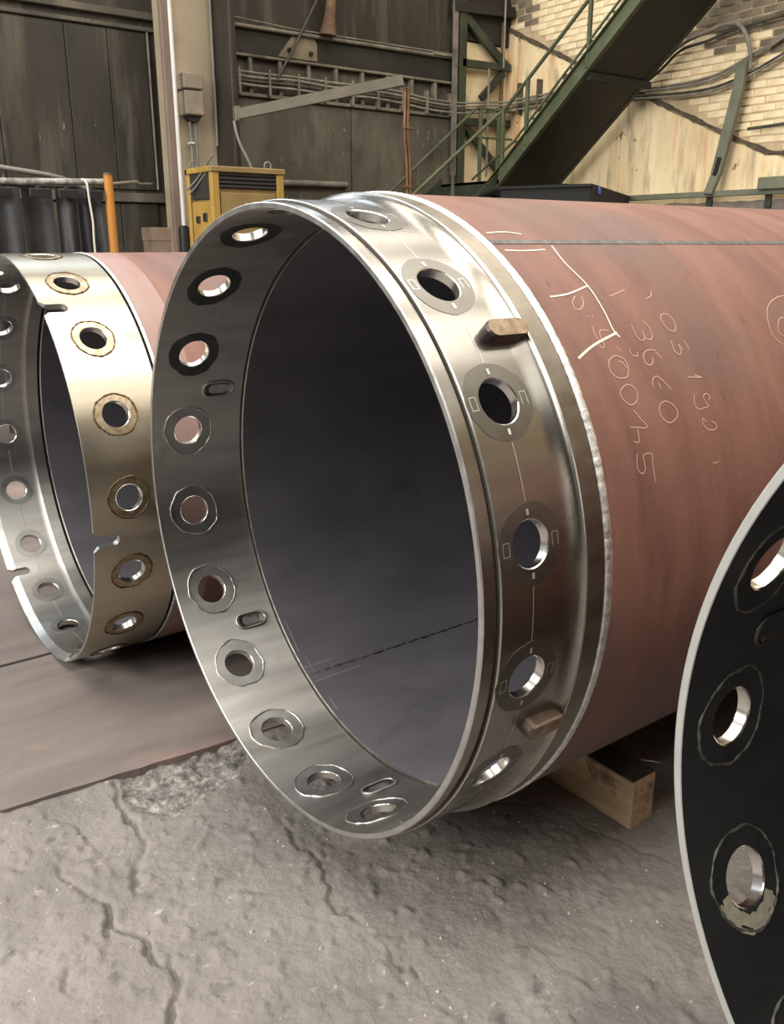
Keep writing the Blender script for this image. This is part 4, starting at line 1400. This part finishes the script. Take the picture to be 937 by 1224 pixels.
FA = [
    [(0.384, 43.9), (0.398, 43.6), (0.418, 44.6), (0.427, 46.0)],
    [(0.409, 46.2), (0.391, 45.1), (0.387, 44.1)],
    [(0.409, 42.5), (0.41, 42.2)],
    [(0.422, 42.4), (0.423, 42.2)],
    [(0.405, 40.4), (0.401, 39.2), (0.402, 38.2)],
    [(0.444, 39.5), (0.425, 39.7), (0.415, 39.1), (0.413, 37.9), (0.411, 37.0), (0.402, 36.7), (0.399, 37.3)],
    [(0.444, 36.6), (0.45, 36.0)],
    [(0.429, 35.3), (0.406, 34.6), (0.397, 33.1), (0.405, 32.0), (0.42, 31.6), (0.439, 31.8), (0.451, 33.2), (0.449, 34.6), (0.429, 35.3)],
    [(0.431, 34.3), (0.441, 34.0), (0.446, 33.1)],
    [(0.427, 30.6), (0.406, 29.9), (0.4, 29.0), (0.408, 28.0), (0.421, 27.4), (0.44, 27.9), (0.449, 29.0), (0.444, 30.1), (0.427, 30.6)],
    [(0.423, 26.6), (0.435, 25.2), (0.448, 24.1), (0.442, 23.7), (0.421, 24.0), (0.401, 24.2)],
    [(0.419, 23.8), (0.415, 22.0), (0.405, 21.9), (0.399, 22.1)],
    [(0.402, 20.3), (0.395, 19.0), (0.396, 17.8), (0.406, 17.3), (0.416, 17.8), (0.417, 18.9), (0.418, 19.8), (0.431, 20.0), (0.443, 19.7), (0.44, 18.2), (0.44, 15.7)],
    [(0.52, 40.2), (0.518, 38.1), (0.528, 37.3), (0.539, 37.7), (0.543, 38.9)],
    [(0.56, 40.7), (0.569, 39.8), (0.567, 38.2), (0.558, 37.4), (0.546, 37.4), (0.541, 37.9)],
    [(0.477, 36.1), (0.478, 35.1), (0.493, 34.8), (0.495, 35.4)],
    [(0.554, 35.4), (0.531, 35.6), (0.511, 34.9), (0.507, 33.6), (0.517, 33.1), (0.529, 33.5), (0.535, 34.3)],
    [(0.551, 35.1), (0.557, 34.6), (0.562, 33.9)],
    [(0.502, 29.7), (0.507, 30.7), (0.523, 31.2), (0.538, 30.3), (0.552, 28.9)],
    [(0.521, 30.1), (0.524, 29.2)],
    [(0.525, 27.2), (0.505, 26.8), (0.496, 25.5), (0.505, 24.3), (0.521, 23.8), (0.541, 24.3), (0.551, 25.2), (0.542, 26.5), (0.525, 27.2)],
    [(0.621, 41.0), (0.623, 39.3), (0.636, 38.4), (0.651, 38.8), (0.659, 40.4), (0.652, 41.6), (0.634, 41.7), (0.621, 41.0)],
    [(0.617, 36.8), (0.612, 35.1), (0.622, 34.3), (0.632, 34.8), (0.634, 36.0)],
    [(0.635, 35.9), (0.64, 34.9)],
    [(0.657, 36.5), (0.66, 35.9), (0.66, 34.9)],
    [(0.618, 30.4), (0.663, 30.0)],
    [(0.643, 30.6), (0.663, 30.0)],
    [(0.619, 27.4), (0.612, 25.9), (0.62, 25.1), (0.637, 25.1), (0.656, 25.2)],
    [(0.656, 25.3), (0.65, 26.0), (0.647, 26.9), (0.66, 27.3), (0.669, 26.7), (0.661, 26.2)],
    [(0.633, 22.9), (0.625, 23.6), (0.622, 22.6), (0.636, 21.6), (0.658, 21.5), (0.665, 22.2), (0.652, 22.8)],
    [(0.648, 16.5), (0.639, 16.3), (0.628, 16.5)],
    [(0.507, 45.8), (0.538, 46.4), (0.567, 47.0)],
    [(0.616, 45.0), (0.637, 45.5), (0.647, 46.5)],
    [(1.19, 43.0), (1.14, 43.8), (1.088, 43.5), (1.031, 41.7), (0.998, 38.9), (0.986, 36.0), (1.004, 34.2), (1.034, 33.5), (1.10, 33.3), (1.19, 34.5)],
    [(1.11, 38.4), (1.079, 38.9), (1.049, 39.0), (1.018, 36.8), (1.033, 35.4), (1.09, 35.2)], [(1.11, 39.4), (1.095, 36.5), (1.13, 35.3)]]
for s in CH:
    mb = MB()
    ribbon(mb, s, .7509, .0048 if s is CH[2] else .0036)
    mb.build('chalk_line', M['chalk'], A)
for s in FA:
    mb = MB()
    ribbon(mb, s, .7508, .0021)
    mb.build('chalk_stroke', M['chalk_faint'], A)

Cp = male_pipe('casing_pipe', 'casing pipe cut off by the right edge, inside toned dark for shade, with a grey end face',
               (.9322, -.1023, .9149), math.radians(-1.264), 3.6, math.radians(162.52), math.radians(172.5), 3, True)

def female_pipe():
    t = thing('casing_pipe', 'smaller looking casing pipe at the left, its golden end ring cut with slots',
              'pipe', (.792, 3.3462, .7545), math.radians(.224), 'steel casing pipes on the hall floor')
    t['label'] = 'casing pipe at the left with slotted golden steel end ring, behind the middle pipe'
    t['group'] = 'steel casing pipes on the hall floor'
    Ro, Ri, xh, rh = .7485, .7265, .1216, .060
    ph = math.radians(81.77)
    xo, xi0, xi1 = .272, .030, .200
    nh, nl, nx = math.radians(1.45), math.radians(2.5), .082      # slot half angle, lead-in half angle, depth
    mb = MB()
    def rin(x):
        return Ri + max(0, (.030 - x) / .030) * .0135
    arc = [(nx - .019 + .019 * math.cos(a), nh * math.sin(a)) for a in np.linspace(0, PI / 2, 7)]
    for k in range(18):
        th = ph + k * PI / 9
        a, b = th - PI / 18, th + PI / 18
        sa, sb = k % 3 == 2, k % 3 == 1          # slot on the low / high side of this sector
        for R, sg, xs, xe, m in ((Ro, 1, 0.0, xo, 0), (Ri, -1, xi0, xi1, 1)):
            poly = []
            lead = [(0.016, nh), (0.0, nl)] if xs == 0 else [(xs, nh)]
            if sa:
                poly += [(x, a + d) for x, d in (arc + lead)[::-1]]
            else:
                poly += [(xs, a)]
            poly += [(xe, a), (xe, b)]
            if sb:
                poly += [(x, b - d) for x, d in (arc + lead)]
            else:
                poly += [(xs, b)]
            hole_patch(mb, xh, th, rh, poly, R, sg, m)
        # walls of the slots
        for flag, base, s in ((sa, a, 1), (sb, b, -1)):
            if flag:
                pp = arc + [(0.030, nh), (0.016, nh), (0.0, nl)]
                for (x0, d0), (x1, d1) in zip(pp, pp[1:]):
                    mb.face([cyl(x0, Ro, base + s * d0), cyl(x1, Ro, base + s * d1), cyl(x1, rin(x1), base + s * d1), cyl(x0, rin(x0), base + s * d0)], m=2)
        # chamfer and thin front face
        rows = [(0.0, nl), (.016, nh), (.030, nh)]
        n = 12
        for (x0, d0), (x1, d1) in zip(rows, rows[1:]):
            for i in range(n):
                q = []
                for x, d, ii in ((x0, d0, i), (x1, d1, i), (x1, d1, i + 1), (x0, d0, i + 1)):
                    lo, hi = a + (d if sa else 0), b - (d if sb else 0)
                    q.append((x, lo + (hi - lo) * ii / n))
                mb.face([cyl(x, rin(x), tt) for x, tt in q], [(-.41, .91 * math.cos(tt), -.91 * math.sin(tt)) for x, tt in q], 2)
        lo, hi = a + (nl if sa else 0), b - (nl if sb else 0)
        mb.lathe([(0, rin(0)), (0, Ro - .001)], -1, lo, hi, 12, m=2)
        mb.lathe([(0, Ro - .001), (.0012, Ro)], 1, lo, hi, 12, m=2)
    # inside: cove, narrow seat, gap
    f = [(xi1, Ri)]
    for k in range(1, 9):
        q = k / 8 * PI / 2
        f.append((xi1 + .022 * math.sin(q), Ri - .013 * (1 - math.cos(q))))
    mb.lathe(f, -1, smooth=True, m=1)
    mb.lathe([(f[-1][0], f[-1][1]), (.268, f[-1][1])], -1, m=1)
    mb.lathe([(.268, f[-1][1]), (.271, .722)], -1, m=3)
    mb.lathe([(.271, .722), (.285, .722)], -1, m=3)
    mb.lathe([(xo, Ro), (xo + .002, .740)], 1, m=3)
    mb.lathe([(xo + .002, .740), (.300, .740)], 1, m=3)
    mb.build('coupling_ring', [M['golden'], M['steel'], M['steel_face'], M['gap']], t)
    for k in range(18):
        bushing(t, xh, ph + k * PI / 9, Ro, Ri, .041, .066, 900 + k, [M['rim_brown'], M['bore'], M['bush_in'], M['rim_brown_dark'], M['scribe']],
                rim_in=False, rim_out=True, ticks=False)
    mb = MB()
    for k in range(18):
        a0 = math.degrees(ph + k * PI / 9) + 5.2
        for i in range(6):
            ribbon(mb, [(xh, a0 + 9.6 * i / 6), (xh, a0 + 9.6 * (i + 1) / 6)], Ri - .0006, .0022)
    o = mb.build('scribed_line', M['scribe'], t)
    o.data.flip_normals()
    weld_bead(t, .288, .7490, .006, seed=9)
    length = 4.6
    mb = MB()
    mb.lathe([(.290, .7495), (.294, .750)], 1, n=200)
    mb.lathe([(.294, .750), (.40, .750)], 1, n=200, m=1)
    mb.lathe([(.40, .750), (1.5, .750), (length, .750), (length, .708)], 1, n=200)
    mb.build('pipe_shell', [M['primer'], M['primer_grey']], t)
    mb = MB()
    mb.lathe([(.281, .720), (.279, .7115)], -1, n=200, m=1)
    mb.lathe([(.279, .7115), (.283, .7105)], -1, n=200, m=1)
    mb.lathe([(.283, .7105), (1.5, .7105), (length, .7105)], -1, n=200)
    mb.build('inner_liner', [M['liner'], M['rim_bright']], t)
    mb = MB()      # masking tape scrap on the ring
    q = [(.225, 42.6), (.25, 43.3), (.268, 42.2), (.266, 40.9), (.248, 40.6), (.243, 39.9), (.228, 41.2)]
    mb.face([cyl(x, Ro + .001, math.radians(d)) for x, d in q], [(0, -math.cos(.73), math.sin(.73))] * len(q))
    mb.build('tape_scrap', M['cord'], t)
    return t

M['golden'] = nmat('golden_brushed_steel', [(.3, (0.4575, 0.405, 0.3152, 1)), (.7, (0.5673, 0.5119, 0.4094, 1))], 3, (.6, 5, 5), 5, rough=.36, rough2=.44, metal=1, aniso=.75,
                   bump=.03, bscale=3, bstretch=(.25, 3, 3), bdetail=2, dist=.012,
                   over=[((.34, .26, .18, 1), 3, (1, 1, 1), .60, .78)])
M['rim_brown_dark'] = nmat('scorched_rim', [(.3, (.06, .045, .03, 1)), (.7, (.17, .125, .08, 1))], 50, (1, 1, 1), 4, rough=.45, metal=.9)
female_pipe()

# pipe C: scraped pale paint below the lowest bolt hole in view
mb = MB()
rr = random.Random(4)
for k in range(26):
    a = math.radians(-150 + k * 4.6)
    xx, dd = .1133 + .079 * math.cos(a) , .079 * math.sin(a)
mb = MB()
for lay in range(3):
    R0 = .056 + lay * .009
    pts = []
    for k in range(15):
        a = math.radians(222 + k * 9.0 + rr.uniform(-2, 2))
        pts.append((.1133 - (R0 + rr.uniform(-.003, .003)) * math.cos(a) * .9, 202.52 + math.degrees(-(R0 + rr.uniform(-.003, .003)) * math.sin(a) / .711)))
    ribbon(mb, pts, .7094, .0105 - lay * .002)
o = mb.build('paint_smear', M['smear'] if 'smear' in M else M.setdefault('smear', nmat('beige_smear', [(.3, (.30, .27, .20, 1)), (.7, (.46, .43, .34, 1))], 60, (1, 1, 1), 5, rough=.7)), Cp)
o['label'] = 'beige smear round the lowest bolt hole'

# ------------------------------------------------------------------ timbers
def timber(u, v0, v1, h, wd, label, rz=0.0):
    t = thing('timber_baulk', label, 'timber', (u, v0, 0), rz, 'timbers under the pipes')
    mb = MB()
    L = v1 - v0
    mb.bbox(0, wd, 0, L, -.012, h - .006, .004)
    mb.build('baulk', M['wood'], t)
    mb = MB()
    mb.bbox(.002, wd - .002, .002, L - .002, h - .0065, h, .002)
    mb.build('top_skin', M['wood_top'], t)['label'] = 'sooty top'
    return t
timber(1.752, 1.255, 2.16, .142, .098, 'square sawn timber with sooty top jutting out under the middle pipe')
timber(6.4, 1.2, 2.25, .142, .10, 'square timber under the far end of the middle pipe')
timber(1.9, -.65, .35, .163, .10, 'square timber under the right pipe near its open end')
timber(3.9, -.65, .30, .163, .10, 'square timber under the far end of the right pipe')
mb = MB()
mb.tube([(1.84, 1.30, .155), (1.845, 1.275, .162), (1.86, 1.25, .163)], [.003, .004, .002], 6)
tag(mb.build('steel_shaving', M['bore']), 'bright curl of steel on the timber edge', 'shaving')

# ------------------------------------------------------------------ names without numbers clash checks are left to the report
